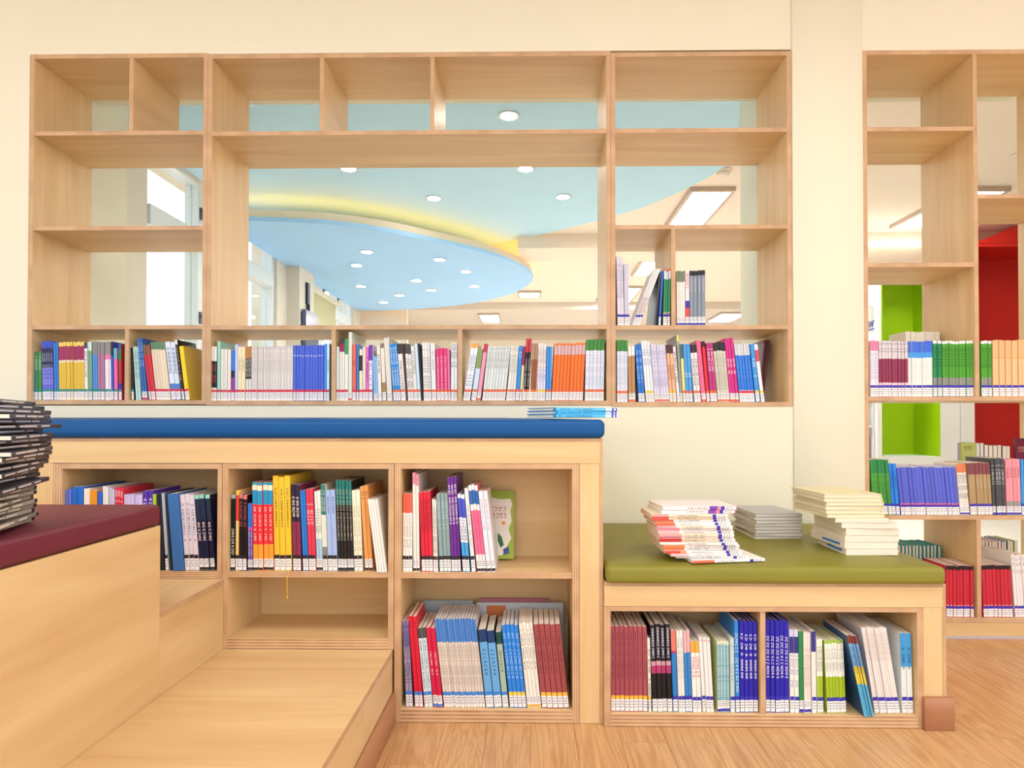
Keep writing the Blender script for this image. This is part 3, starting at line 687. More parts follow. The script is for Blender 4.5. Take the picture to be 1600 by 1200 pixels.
row(place, YS, ZB_U2, 622, [
 (1, 525.5, 529.5, 541.7, 0, 'e4f4f2', 'thin white', 'r'), (2, 530, 538, 529.5, 0, '3a3a3c:.06,a02458:.2,f6ecdc', 'maroon-topped white', 'r'), (1, 538.3, 544, 529, 0, '2f9a58:.25,e8ece6', 'green-topped white', 'r'),
 (1, 544.3, 549.8, 518, 0, 'e6ead8', 'tallest pale', 'r-', {'depth': .22}), (1, 550.2, 556, 536.7, 0, 'e86a5a', 'salmon', 'r', ('8a2a28', .3, .5)), (1, 556.3, 560.5, 537, 0, '3f7fd0', 'medium blue', 'r'),
 (1, 561, 566, 545, 0, 'f0e4c4:.12,2a2018:.42,efe2c0', 'cream black-banded', 'r'), (1, 566.3, 571, 541.7, 0, 'f4ecd0', 'cream', 'r'), (1, 571.3, 576, 541.7, 0, 'e070c0', 'magenta', 'r', ('7a2a6a', .2, .7)),
 (1, 576.3, 582, 539, 0, '7a34b8:.28,f2e6f4', 'purple-topped white', 'r', ('a040b0', .32, .75)), (2, 582.3, 590.5, 556, -2, '8ec4f0', 'short light blue', 'w'),
 (1, 591, 596.5, 540, -3, 'eee8dc', 'off-white', 'w', ('4a5a4a', .15, .5)), (1, 597, 603.5, 536, -4, '8a7a60:.08,efe6d4:.68,b08048', 'brown-footed white', 'w'), (3, 604, 613, 527, -6, 'ece6da', 'tall ivory', 'w', {'depth': .2}),
 (3, 613.5, 626.5, 536.7, -7, '2f92e0', 'bright sky blue', 'o', ('f0f6ff', .06, .75)), (1, 627, 634.5, 537, -7, '3a3030:.18,f2ece6', 'dark-topped white', 'o', ('3a3434', .3, .85, .5)),
 (1, 635, 637, 537, -7, '5a3a34', 'thin brown', None), (2, 637.5, 647, 537, -6, '4a4646:.18,f2ece4', 'grey-topped cream', 'o', ('5a5450', .22, .8)), (1, 647.5, 653, 540, -6, 'f0ece4', 'plain white', 'o', ('5a6a70', .1, .55)),
 (1, 653.3, 658, 537, -6, 'cfe4f4', 'pale blue', 'o'), (1, 658.3, 661.5, 536, -6, '1a1a1a', 'thin black', None), (3, 662, 674, 534.5, -3, 'f0ece8', 'white line-printed', 'o', ('6a6664', .12, .8, .7, 1.6)),
 (1, 674.5, 682, 535, -3, 'f4f0ee', 'wide white', 'o', ('7a7674', .15, .5, .35)), (3, 682.5, 700, 544, -2, 'ea3a7c', 'hot pink', 'o', ('fbd0e0', .15, .85, .45)), (1, 700.3, 704, 545, -2, 'f080b0', 'pale pink', 'o'),
 (2, 704.5, 714.5, 535, 0, 'eeeef2', 'white black-lettered', 'o', ('26262c', .02, .42))], walls=(524,715))
place = 'fifth wall compartment'
row(place, YS, ZB_U2, 622, [
 (2, 722.8, 734, 536.6, 14, 'f0a848:.08,eef0f6', 'white orange-tipped', 'o', ('7a8ab8', .2, .75)), (1, 735.5, 744, 545.5, 11, '8aa05a:.38,cfe4f0', 'green and pale blue', 'o'), (1, 744.5, 750.6, 537, 12, 'c03048:.15,f29ab0', 'pink red-topped', 'o-'),
 (8, 751.5, 789, 541, 9, 'e6e8e4', 'pale grey', 'o', ('6a6c6a', .03, .45, .6)), (3, 789.5, 804.5, 541, 6, 'efeae0', 'cream', 'o', ('8a8478', .03, .5, .6)), (1, 805, 811, 540.6, 6, '2f92e0', 'solid blue', 'o', ('d8ecff', .05, .25)),
 (1, 811.3, 815.3, 541, 6, 'a82058:.35,f0d8a0', 'maroon and yellow', 'o'), (2, 815.6, 826, 529, 5, 'c83248:.22,1c1818', 'red-topped black', 'o', ('f0e8e8', .28, .8, .4)), (2, 826.5, 838, 536.5, 3, 'b08a68:.28,9a5434', 'brown', 'o'),
 (3, 838.5, 852, 536, 2, 'f4e4e0:.45,e4e0f4', 'pale pink and lilac', 'Y', ('a89090', .1, .7)), (2, 852.5, 861, 540.6, 2, '3a94e4', 'two-tone blue', 'o'),
 (9, 861.5, 910.5, 535.8, 5, 'f08040:.04,d8b0b0:.2,ee7426', 'orange', 'o'), (5, 911, 943.5, 530, 2, '3f8a34:.18,e4e8f4', 'green-topped white', 'o', ('b8c4dc', .25, .75))], walls=(722,948))
place = 'sixth wall compartment'
row(place, YS, ZB_U3, 622, [
 (3, 964, 981, 530.5, 0, '3f8a34:.18,dfe4f4', 'green-topped white', 'o', ('b8c4dc', .25, .75)), (2, 982, 993, 541, -1, 'eceae4:.17,b8885a', 'white-topped tan', 'o-'), (2, 996, 1008, 537.7, -6, '2272cc', 'deep blue', 'w', ('a8d0f8', .1, .7)),
 (3, 1008.5, 1023, 532.7, -8, 'eef0f4', 'tall white', 'Y', ('6a88c0', .1, .4)), (5, 1023.5, 1046.5, 538, -7, 'd9d4ec', 'lilac-white', 'o-', ('7a70a0', .1, .75, .5)), (2, 1047, 1057, 539, -6, '4a2a28:.15,f4b48c:.8,f0c030', 'black-topped peach', 'w', ('4a3030', .3, .65)),
 (1, 1057.5, 1063, 541, -7, 'e8e4e8', 'white printed', 'w', ('3a3a44', .1, .7)), (1, 1063.3, 1067, 523, -6, 'dfe070:.1,a0a0a4', 'tall grey yellow-tipped', 'w', dict(depth=.2)), (1, 1067.5, 1072, 538, -5, '3a6a70:.25,f0e08a', 'teal and yellow', 'o'),
 (2, 1072.5, 1083, 537, -5, '4a9ce4', 'light blue', 'o', ('e8f4ff', .45, .6)), (2, 1083.5, 1095.5, 539, -7, '2a1c1c:.14,f2eef0', 'black-topped white', 'o', ('3a3234', .25, .75)), (1, 1096, 1104, 531.6, -9, 'f06a94', 'wide pink', 'o-'),
 (1, 1104.5, 1109.5, 532.5, -8, '3a1414:.1,e02c3c', 'red dark-tipped', 'o'), (2, 1110, 1121, 536, -7, 'b8307c', 'plum', 'o', ('f8d8e8', .1, .5)), (4, 1121.5, 1140.5, 535, -8, '1e1a20:.14,dcd8c8', 'beige black-topped', 'o-', ('9a9684', .2, .8)),
 (3, 1141, 1155, 528, -9, 'd02a88', 'magenta white-lettered', 'o-', ('fbe4f0', .25, .6, .7)), (5, 1155.5, 1180, 537, -9, 'd4d6da:.2,2f7ae0:.8,f0eef2', 'grey-topped blue', 'r', ('8ab4ee', .3, .6, .3)),
 (1, 1181, 1187.5, 538, -9, '3a9ae8', 'sky blue', 'Y', ('e8f4ff', .25, .6)), (1, 1188, 1195.5, 538, -13, 'f4f0f0:.1,e04a60:.3,f4f0f0', 'white red-banded', 'Y')], walls=(963,1232))
row('sixth wall compartment', YS, ZB_U3, 622, [(2, 1184, 1193, 531.6, 11, '5a2c34', 'dark plum leaning', None, None, dict(dy=.14, noun='hardcover_book'))])
row('high wall cubby beside the upright', YS, ZC_U3, 505, [
 (4, 965, 975.5, 401, -2, 'e4e0ee', 'tall lilac-white', 'b', ('9a90b8', .1, .6)), (3, 976, 983.5, 412, -1, 'dcd8ea', 'shorter lilac-white', 'b'), (3, 988, 999, 420, 35, 'ece8e8', 'steeply leaning thin white', 'b', ('a06050', .5, .8)),
 (1, 1021, 1025, 426, 12, '4a4a56', 'dark grey leaning', None, None, dict(depth=.2)), (1, 1028, 1032.5, 423, 6, '3f70d0', 'blue leaning', 'b'), (3, 1033, 1046.5, 420, 2, 'e07040:.04,dfe0ee:.18,2f8a5c:.76,b0a890', 'green', 'b')], walls=(963,1049.5))
row('high wall cubby above sixth compartment', YS, ZC_U3, 505, [
 (4, 1057.5, 1070.5, 423, 0, '7a8a70:.2,efeae4', 'cream green-topped', 'b-'), (1, 1071, 1077.5, 422, 0, 'f0e4e8:.55,3a34a0:.68,e84848:.92,f0f0f0', 'white red-patched', 'b-', ('e04a5a', .05, .4)),
 (4, 1078, 1102, 422, 0, '1e1e22:.09,8a94a4', 'silver-grey black-tipped', 'b-', ('d8dce4', .15, .4, .35))], walls=(1057,1232))
# blue bench
YL_ = YF+.012
place = 'blue bench cubby nearest maroon bench'
row(place, YL_, zL1, 885, [
 (2, 101, 109.5, 764, 0, '6a7ad8', 'periwinkle'), (2, 110, 129, 760.6, -1, '1e6cd0', 'strong blue', None, None, {'depth': .2}), (1, 129.5, 140, 764, -1, 'f4e4d8', 'cream'), (1, 140.5, 152, 766, -1, 'e09020', 'orange'),
 (1, 152.5, 160, 768, -2, '3060d0', 'blue'), (2, 160.5, 170, 760, -2, 'f0ece8', 'white'), (2, 170.5, 180, 763, -3, 'c0c0dc', 'lilac-grey'), (3, 180.5, 194, 762, -3, 'd83048', 'red white-lettered', None, ('f8e8e8', .04, .3)),
 (5, 194.5, 224.5, 773, -3, 'd4c4f0', 'lavender'), (2, 225, 240, 766, -3, '5a34b0', 'violet', None, ('f0e8ff', .05, .2)), (1, 240.5, 247, 772, -4, 'a8cc40', 'lime'), (2, 247.5, 256, 770, -5, '2a2a34', 'black'),
 (1, 259, 264, 770, -8, 'b8c4d0', 'thin grey', 'k'), (1, 264.5, 269, 770, -9, '26303c', 'thin dark', None), (1, 269.5, 287, 772, -10, '3f74b8', 'thick glossy blue', None, None, dict(dy=-.008, depth=.17)),
 (3, 289.5, 312, 772.5, -10, 'e6dcea', 'pale pink lettered', 'k', ('2a2430', .12, .62, .5)), (3, 312.5, 336, 772.5, -10, '9adcc8:.05,22304c:.33,171a3c', 'navy mint-tipped', 'k-', ('f0d8d0', .36, .66, .6))], walls=(98.5,340))
row(place, YL_, zL1, 885, [(4, 196, 224, 757, -2, 'b8303c', 'tall red', None, None, dict(dy=.158, depth=.06))])
place = 'blue bench middle cubby'
row(place, YL_, zL2, 885, [
 (1, 359.5, 367, 772, 0, '9aa8a8:.05,15181c', 'black', 'k-', ('e8ecec', .45, .8, .6)), (1, 367.3, 372.6, 765, 0, 'f0c050:.06,e04a30:.38,f8d080', 'yellow and red', 'k'), (2, 373, 385.5, 772, 0, 'd87878:.06,1a1416', 'black pink-tipped', 'k', ('b05060', .1, .45)),
 (2, 386, 394.5, 787, -1, '3a80e0:.35,d060b0:.40,7a64b4', 'short blue and violet', 'k-', ('e8e4f8', .42, .8, .5)), (4, 395.5, 427.5, 752.6, -3, '2a9ab8:.03,f8ecc8:.09,2a94c8:.25,e8343c:.7,f4a43c', 'red blue-crested', 'k-', ('fbf4f0', .28, .66, .42)),
 (3, 428.5, 456, 744, -4, 'f2c83a', 'tall yellow', 'k', ('3a3420', .1, .55, .42), dict(noun='hardcover_book', hard=True, depth=.19)), (2, 458, 471, 757.6, -4, '2a2440:.43,8a3058', 'navy and plum', 'k', ('e8e0d0', .1, .4)), (2, 471.5, 482, 766, -6, '2a80d8', 'bright blue', 'k'),
 (2, 482.5, 494, 764, -6, 'e43c5c', 'crimson pink', 'k', ('fbdce0', .18, .45)), (2, 494.5, 504.5, 767, -5, 'e6ece8:.6,a8cce8', 'white and pale blue', 'k-', ('6a8a78', .2, .6)), (2, 505, 512, 756, -5, '1f7a78:.35,f4f0dc:.72,8a8a84', 'teal and cream', 'k', ('e8f4f0', .06, .33)),
 (2, 512.5, 528, 765, -5, 'a8c0f0', 'pale blue', 'k', ('2a3860', .08, .3, .4)), (5, 528.5, 553, 750, -5, '1f7a74:.27,201e1c', 'teal-topped black', 'k-', ('d8d0c0', .1, .7, .5)), (2, 553.5, 567, 765, -5, 'f4ecd4', 'ivory', 'k', ('7a7058', .2, .75, .4)),
 (2, 568, 583, 758.5, -9, 'e8a058', 'amber', 'k-', ('6a3a18', .06, .2), dict(depth=.19)), (4, 587, 604.5, 780.5, -15, 'f0ece8', 'thin white leaning', None, None, dict(dy=-.014))], walls=(357.5,606.5))
place = 'blue bench upper corner cubby'
row(place, YL_, zL3, 885, [
 (3, 629, 644, 771, 0, 'ee6450:.25,f8f0ec', 'orange-topped white', 'k', ('7a6a60', .28, .7, .5)), (2, 644.5, 655.5, 739, -2, 'f0a0b8:.12,f8ece4', 'tallest pink-topped', 'k-', ('c05070', .04, .12), dict(depth=.17)), (3, 656.5, 677, 768, -5, 'de2440', 'red', 'k', ('8a1424', .1, .55)),
 (2, 677.5, 684.5, 780, -3, 'f4ece6', 'short white', 'k', ('6a6260', .1, .75)), (3, 685, 705.5, 771, -6, '8aa4a6', 'grey-green', 'k', ('b8ccd0', .1, .5)), (3, 706, 720.5, 745, -8, '6a2a92', 'tall purple', 'k', ('f4e8fa', .08, .5), dict(depth=.18)),
 (2, 721, 734.5, 772.6, -9, 'f0f4fa:.05,4a54c8:.3,f4f4fa:.62,4aa4e4', 'white and blue', 'k', ('3a4a80', .33, .62)), (1, 735, 743.5, 762, -13, 'f4f0ee', 'off-white leaning', 'k', ('4a4a50', .2, .7, .4)), (3, 744, 760.5, 757, -15, 'f6f2f4:.06,2a6ab8:.22,f6f0f2:.29,f4709c:.8,f4f0f0', 'pink blue-crested', 'k-', ('b84068', .35, .65, .4)),
 (2, 761, 775, 767, -14, 'eeeaf4', 'pale lilac-white', 'k-', ('8a86b8', .1, .5, .4))], walls=(627.5,893.5))
place = 'blue bench floor cubby'
row(place, YL_, zL4, 1095, [
 (2, 634.5, 645, 971.5, -10, '8478b0:.3,a89ab8', 'mottled purple', 'l', ('3a3460', .05, .75, .8)), (2, 645.5, 661.5, 962, -12, 'e0203c', 'tall red', 'l', ('8a1020', .06, .16)), (2, 662, 676.5, 981, -12, '4a504c:.13,dce8f0', 'white grey-topped', 'l', ('2a3438', .16, .8, .45)),
 (2, 677, 692.5, 980, -13, 'd8204c', 'crimson', 'l-', ('fbd8e0', .3, .6, .4)), (14, 693, 758.5, 967, -16, '4a88d8:.26,e6dacf', 'beige blue-topped', 'l', ('7a6e64', .3, .75, .5)), (2, 759.5, 785, 984.7, -13, '1c3c70:.16,6aaee6', 'thick light blue', 'l', ('1c2c50', .25, .6, .42), dict(side='12161c')),
 (1, 785.5, 795, 987, -12, '1c4a44:.16,a8c0b0', 'grey-green dark-topped', 'l', ('4a6858', .25, .55, .45)), (4, 797, 823, 976, -14, '2f86e4', 'bright blue', 'Y', ('9ccaf8', .1, .65, .7)), (4, 824, 846, 972.5, -14, 'f4ece2', 'white black-lettered', 'y-', ('26221e', .08, .55, .5)),
 (5, 847, 889.5, 975, -14, 'a04c50', 'maroon', 'y', ('4a1c20', .08, .6, .35))], walls=(627.5,893))
# green bench
YG_ = YG+.014
place = 'green bench cubby by blue bench'
row(place, YG_, zG, 1100, [
 (8, 955, 1012, 978, -2, 'a8505c', 'maroon', 'y', ('4e1e26', .06, .62, .35)), (1, 1013, 1018, 996.5, -2, 'f4ece0', 'thin cream', 'y', ('4a4440', .15, .8)), (4, 1019, 1051, 975, -4, '1c1828:.42,cc9aa8:.47,b03c6c:.56,181418:.85,b8b8b8', 'black pink-banded', 'w', ('e8e8f4', .04, .4, .5)),
 (1, 1052, 1060, 984.7, -4, 'f0806a:.25,b03070:.28,2f84d4', 'coral and blue', 'b'), (2, 1060.5, 1071, 984.7, -4, 'f4f0ea', 'white', 'b', ('8a8680', .1, .6, .5)), (2, 1071.5, 1082, 985, -4, 'f0b8c0:.27,3a8ad4', 'pale pink and blue', 'b'),
 (2, 1082.5, 1096.5, 1002, -4, 'f2b04a:.16,f6f2ee', 'short amber-topped white', 'b', ('d83048', .22, .55)), (3, 1097, 1115.5, 995.7, -6, 'f6f2ee', 'white red-dotted', 'b', ('e02838', .03, .07)), (4, 1121, 1141, 1001.6, -1, 'dfe4cc:.05,86b8c4', 'teal-grey', 'b-', ('e0eef0', .06, .8, .6), dict(side='d8e09a')),
 (1, 1141.5, 1148.5, 996, -1, 'c8dcd8', 'pale sage', 'b', ('8aa8a4', .1, .6)), (1, 1149, 1156, 970, -2, '2f8ce0', 'sky blue', 'b', ('e8f4ff', .1, .8)), (4, 1156.5, 1185, 970, -1, '2a24b0', 'royal navy', 'b', ('f0eefa', .14, .66, .62), dict(hard=True))], walls=(954,1187))
place = 'green bench cubby by the stile'
row(place, YG_, zG, 1100, [
 (5, 1197, 1233.5, 969, 0, '2a24b0', 'royal navy', 'b', ('f0eefa', .14, .66, .62), dict(hard=True)), (2, 1234.5, 1248.5, 985, -1, 'd0d0f0:.08,34388a:.28,f0ece8', 'navy-topped white', 'b', ('8a88b0', .3, .7)), (1, 1249, 1256, 985, -1, '2f8a50', 'green', 'b-'),
 (2, 1256.5, 1268, 988, -1, 'efe2d8', 'pale pink', 'b-', ('b8a49a', .2, .7)), (1, 1268.5, 1276, 986, -1, '3a3a90:.25,f0ece6', 'thin navy-topped', 'b'), (2, 1277, 1286.5, 998, -1, 'f0f0e4:.5,a8c43a', 'white lime-footed', 'b', ('6a7050', .1, .45)),
 (6, 1292, 1323, 1000, -4, 'a8cc50:.04,f4f4ec:.5,a4c02c', 'white and lime', 'b', ('6a6c68', .12, .45, .5)), (4, 1346, 1365.5, 993, -27, '8a4038:.1,7ab0e0:.38,e8d040:.6,5ab0d8', 'thin colourful leaning', None, ('28406a', .14, .5, .5), dict(dy=-.024, side='2a5484')),
 (10, 1367, 1407, 980, -21, 'efe6e0', 'white leaning', 'b', ('c0a8a0', .06, .4, .5)), (2, 1410.5, 1428, 989, -3, '3f9cdc:.42,e4ecec', 'sky and cloud', 'b', ('1c3c60', .18, .48, .5))], walls=(1195,1430))
# tall bookcase
place = 'tall bookcase upper shelf'
row(place, YS, zr1, 612, [
 (3, 1360, 1373, 531.7, 0, 'f484ac:.18,eee8f4', 'pink-topped', 'b', ('9aa0d0', .22, .7)), (9, 1373.5, 1419, 532.5, 0, 'dcd4d8:.32,8e2a50:.75,f0d0d8', 'grey and maroon', 'b', ('6a6480', .04, .26)), (7, 1419.5, 1458, 532.8, 0, '3a6adc:.2,3a9cec:.3,f0f0ea', 'blue-topped white', 'b', ('c0ccd8', .35, .7, .4)),
 (2, 1458.5, 1472, 532.5, 0, 'f0f0f0:.05,1f8a4c:.66,8a8a8a', 'dark green', 'b', ('0e5030', .12, .5)), (9, 1472.5, 1520.8, 532.5, 0, 'f0f0f0:.05,4aa020:.66,909088', 'leaf-green', 'b', ('1e5c14', .12, .5))])
row('tall bookcase upper shelf past divider', YS, zr1, 612, [(3, 1533, 1550.5, 532.5, 0, 'f0f0f0:.05,4aa020:.66,909088', 'leaf-green', 'b', ('1e5c14', .12, .5)), (12, 1551.5, 1612, 531, 0, 'f6bc84:.3,f0b070:.33,f6c490', 'peach', 'b')])
place = 'tall bookcase waist shelf'
row(place, YS, zr2, 798, [
 (5, 1365, 1394, 718, -6, '2a8a4a:.25,4ea23c', 'green', 'b', ('1e5c24', .3, .8, .6)), (2, 1395, 1406.5, 724, -6, '2a84e8', 'sky blue', 'b', ('14408a', .15, .5)), (16, 1407.5, 1499.5, 730, -7, '5a66d4:.76,f07090:.83,f0f0f4', 'periwinkle', 'b'), (4, 1500.5, 1515, 725, -6, 'ee8050:.17,f2ece4', 'orange-topped white', 'b-', ('4a4440', .2, .7)),
 (6, 1516, 1551.5, 723, -4, '84424a:.22,b09468', 'brown', 'b', ('d8c8a8', .3, .5, .4)), (4, 1552, 1573, 716, -3, '48484c', 'charcoal', 'b-', ('e0e0e0', .12, .5, .6)), (4, 1573.5, 1596.5, 718, -2, 'f498a4:.75,9a9a96', 'pink', 'b-', ('6a2a58', .15, .35, .6)), (2, 1597.5, 1607, 718, -1, '3aa0f0', 'vivid blue', 'b')], walls=(1357,1700))
row('tall bookcase lowest shelf', YS, zr3, 955, [(8, 1479, 1521.5, 884, 0, '181418:.08,cc2a3c', 'red black-tipped', 'b', ('f8e8e8', .76, .8, .6))])
row('tall bookcase lowest shelf past divider', YS, zr3, 955, [(8, 1537, 1583, 883, -3, '181418:.08,cc2a3c', 'red black-tipped', 'b', ('f8e8e8', .76, .8, .6)), (4, 1587, 1607, 867, -6, 'eee8e6:.82,f0b8b8', 'pale grey', 'b', ('4a4a50', .04, .3, .5), dict(depth=.18))], walls=(1533, 1690))
# books of the other room, showing their fore-edges
row('back row of upper shelf', YS, zr1, 612, [(7, 1416, 1470, 518, 0, 'e8e2d4', 'cream', None)], dy=.175, reverse=True, depth=.13)
row('back row of waist shelf', YS, zr2, 790, [(2, 1527, 1538, 692, 0, '9a98a8', 'lilac-grey', None), (6, 1539, 1580, 696, 0, '6a2448', 'plum', None)], dy=.2, reverse=True, depth=.125)
row('back row of lowest shelf', YS, zr3, 940, [(13, 1398, 1471, 852, 0, '1f8a84', 'teal', None)], dy=.19, reverse=True, depth=.13, hard=True)
row('back row of lowest shelf past divider', YS, zr3, 940, [(3, 1527, 1540, 846, 0, '6a3050', 'wine', None), (5, 1541, 1565, 846, 0, 'a84838', 'rust red', None), (2, 1566, 1574, 846, 0, '3040b0', 'indigo', None), (3, 1575, 1590, 845, 0, '7a9a3c', 'moss green', None)], dy=.2, reverse=True, depth=.125)
# far shelf
for j, (zz, cs) in enumerate(((.46, ('f0eaf0', 'd82848', 'e8e4f0', 'a83c8a')), (.79, ('8a3c68', 'd8c8d0')))):
    for i, c in enumerate(cs):
        me, pg = book_mesh(.034, .22, .15, c); o = link('paperback', me, (xs1-.22+.05*i, 6.07, zz)); book_parts(o, pg, None, None)
        tag(o, '%s from left of books on the far white shelf, %s row' % (ORD[i], ('lower', 'upper')[j]), 'book', 'books on the far white shelf')

# picture books standing face out behind the rows
def face_book(label, Y, base, px0, px1, top, pbase, cover, lean=.12, marks=(), t=.012, name='picture_book', rz=0):
    x0, x1 = X_(px0, Y, pbase), X_(px1, Y, pbase); h = P((px0+px1)/2, top, Y).z-base; d = x1-x0
    me, pg = book_mesh(t, h, d, cover, None, True); o = tag(link(name, me), label, 'book')
    M = Matrix(((0, 1, 0), (-1, 0, 0), (0, 0, 1)))       # spine to the left, front cover to the viewer
    M = (Matrix.Rotation(rz, 3, 'Z') @ Matrix.Rotation(-lean, 3, 'X') @ M).to_4x4(); M.translation = (x0, Y, base+.003); o.matrix_basis = M
    link('pages', pg, (0, 0, 0), o)
    if marks:
        me = bpy.data.meshes.new('cover_print'); v = []; f = []; ms = []
        for poly, col, lv in marks:
            n = len(v); v += [(t/2+.0003+.0002*lv, u*d, (1-w_)*h) for u, w_ in poly]; f.append(tuple(range(n, n+len(poly)))); ms.append(col)
        me.from_pydata(v, [], f); cs = sorted(set(ms))
        for c in cs: me.materials.append(paint(c, .4))
        for p, c in zip(me.polygons, ms): p.material_index = cs.index(c)
        link('cover_print', me, (0, 0, 0), o)
    return o
def strokes(u0, u1, w0, w1, col, n=4):
    """a line of Hangul-like characters on a front cover"""
    out = []; g = (u1-u0)/n
    for i in range(n):
        a = u0+g*i; b = a+g*.8; hh = w1-w0
        R_ = lambda p, q, r, s: out.append((((a+(b-a)*p, w0+hh*q), (a+(b-a)*r, w0+hh*q), (a+(b-a)*r, w0+hh*s), (a+(b-a)*p, w0+hh*s)), col, 3))
        R_(0, .05, .6, .18); R_(.45, .05, .6, .5); R_(.8, 0, .95, .7 if i % 2 else .55)
        if i % 2: R_(.1, .8, .95, .93)
        else: R_(0, .35, .5, .48); R_(.2, .72, .95, .85); R_(.2, .72, .35, 1)
    return out
blob = [(.22, .14), (.4, .1), (.62, .13), (.9, .12), (.95, .2), (.9, .3), (.94, .45), (.86, .56), (.93, .7), (.82, .82), (.7, .95), (.3, .95), (.2, .6)]
face_book('lime green picture book with a white map shape and red title, leaning behind', YF+.17, zL3+.001, 742, 803, 768, 872, '9cb42c', .25,
          [(blob, 'efe8dc', 1)]+strokes(.36, .82, .24, .31, 'b8402c')+strokes(.42, .82, .33, .41, 'b8402c')+[([(.68, .46), (.76, .45), (.78, .5), (.7, .51)], 'e89a28', 2), ([(.58, .62), (.68, .68), (.74, .8), (.66, .84), (.58, .74)], '2a6a38', 2), ([(.72, .86), (.86, .82), (.88, .92), (.74, .94)], '3a4a90', 2)])
face_book('large grey picture book with an orange block behind the blue row', YF+.185, zL4+.001, 744, 880, 944, 1078, 'c8ccd0', .03,
          [([(.12, .03), (.34, .03), (.34, .5), (.12, .5)], 'c8703c', 1)])
face_book('pale grey picture book standing behind the red and beige books', YF+.19, zL4+.001, 660, 738, 942, 1078, 'a8b4b8', .08)
face_book('pink-edged picture book rising behind the grey one', YF+.217, zL4+.001, 748, 856, 937, 1076, 'cc7c8c', .01)
face_book('dark plum picture book at the back of the tall bookcase waist shelf', YS+.21, zr2+.001, 1590, 1624, 686, 790, '7c2c48', .06, strokes(.12, .4, .12, .2, 'e0b8a0', 3))
face_book('yellow-green booklet with a dark title on the waist shelf back row', YS+.205, zr2+.001, 1503, 1526, 693, 790, 'b8bc60', .02, strokes(.15, .7, .05, .12, '5a5a30', 3))

# bookmark ribbon of the tall yellow book
yb = [o for o in COL.objects if o.get('label', '').startswith('third from left of three tall yellow')][0]
xr = X_(450, YF-.006, 895); L_ = Vector((xr, YF-.004, zL2))
pts = [L_+Vector((.006, .006, .006)), L_+Vector((.004, -.006, .001)), L_+Vector((.001, -.010, -.012)), L_+Vector((0, -.011, -.03)), L_+Vector((.002, -.011, -.05)), L_+Vector((.002, -.011, -.064))]
rb = tube('ribbon', pts, .0013, paint('e6b030', .6), None)
inv = (Matrix.Translation(yb.location) @ Matrix.Rotation(yb.rotation_euler.y, 4, 'Y')).inverted()
rb.data.transform(inv); rb.parent = yb
rb2 = tube('ribbon_tassel', [L_+Vector((.002, -.011, -.062)), L_+Vector((.0, -.0115, -.069))], .0024, paint('e6b030', .6), None); rb2.data.transform(inv); rb2.parent = rb

# ------------------------------------------------------------------ stacks of lying books
def lie(name, me, pg, sk, tm, origin, up_ax, label, group, cat='book'):
    """up_ax: (direction of the spine's own head, direction from spine to fore-edge) in the plan"""
    z, y = [Vector((a[0], a[1], 0)).normalized() for a in up_ax]; x = y.cross(z)
    M = Matrix((x, y, z)).transposed().to_4x4(); M.translation = origin
    o = tag(link(name, me), label, cat, group); o.matrix_basis = M; book_parts(o, pg, sk, tm); return o
# spines toward the viewer on the green cushion
spec = [(1077, 1197, 'ef6c54:.3,f6f2ee', 8), (1057, 1171, 'f6f2ee', 0), (1047, 1160, 'f8c4c8:.25,f6f2ee', 3), (1038, 1159, 'e8503c:.2,f8a070:.28,f4f0ec', 2), (1036, 1156, 'f4845c:.28,f4f0ec', 2), (1036, 1156, 'f08850:.28,f2eeea', 2), (1031, 1151, 'f4ece4', -2),
 (1030, 1150, 'dc3c34:.3,f0dcc0', 1), (1029, 1148, 'e4909c:.3,f4ece0', 2), (1029, 1147, 'e8a0a0:.3,efdcc4', 2), (1028, 1147, 'f0b8b8:.28,f4e8e0', 1), (1027, 1146, 'f49cb0:.3,f6f0f0', 1), (1026, 1144, 'f4b4bc:.26,f4ead8', -1),
 (1023, 1142, 'ee6e48:.26,f8f4f0', 2), (1022, 1141, 'ec7854:.26,f6f2ee', 1), (1018, 1139, 'ee5c58:.22,efdcbc', 2), (1017, 1138, 'f4a8a0:.22,f2e4cc', 1), (1033, 1151, 'f8f4f4:.63,8c4ab0:.74,f090a4', 4), (1035, 1153, 'f8f4f4:.63,7a4ab8:.74,f49cac', 4)]
z = ZGC-.0015; Yst = PZ(1130, 877, ZGC).y
tot = Z_(790, Yst, 1090)-ZGC; tk = tot/(len(spec)+.8)
for i, (a, b, bd, rot) in enumerate(spec):
    t = tk*(1.35 if i >= len(spec)-2 else 1.0); x0, x1 = X_(a, Yst, 830), X_(b, Yst, 830); h = x1-x0
    me, pg = book_mesh(t*.97, h, .152, bd); sk = sticker_mesh(t*.9, h, 'b'); tm = title_mesh(t, h, '6a4a48', .34, .62, .5)
    r = math.radians(rot*1.2); dz = (-math.cos(r), -math.sin(r)); dyv = (-math.sin(r), math.cos(r))
    yy = Yst+.006*math.sin(i*1.9)+(-.008 if i == 0 else 0)
    lie('stacked_book', me, pg, sk, tm, (x1, yy+h*math.sin(r)*.5, z+t/2), (dz, dyv), '%s book from the bottom of the red and white stack on green cushion' % ORD[i], 'red and white books stacked on the green cushion')
    z += t
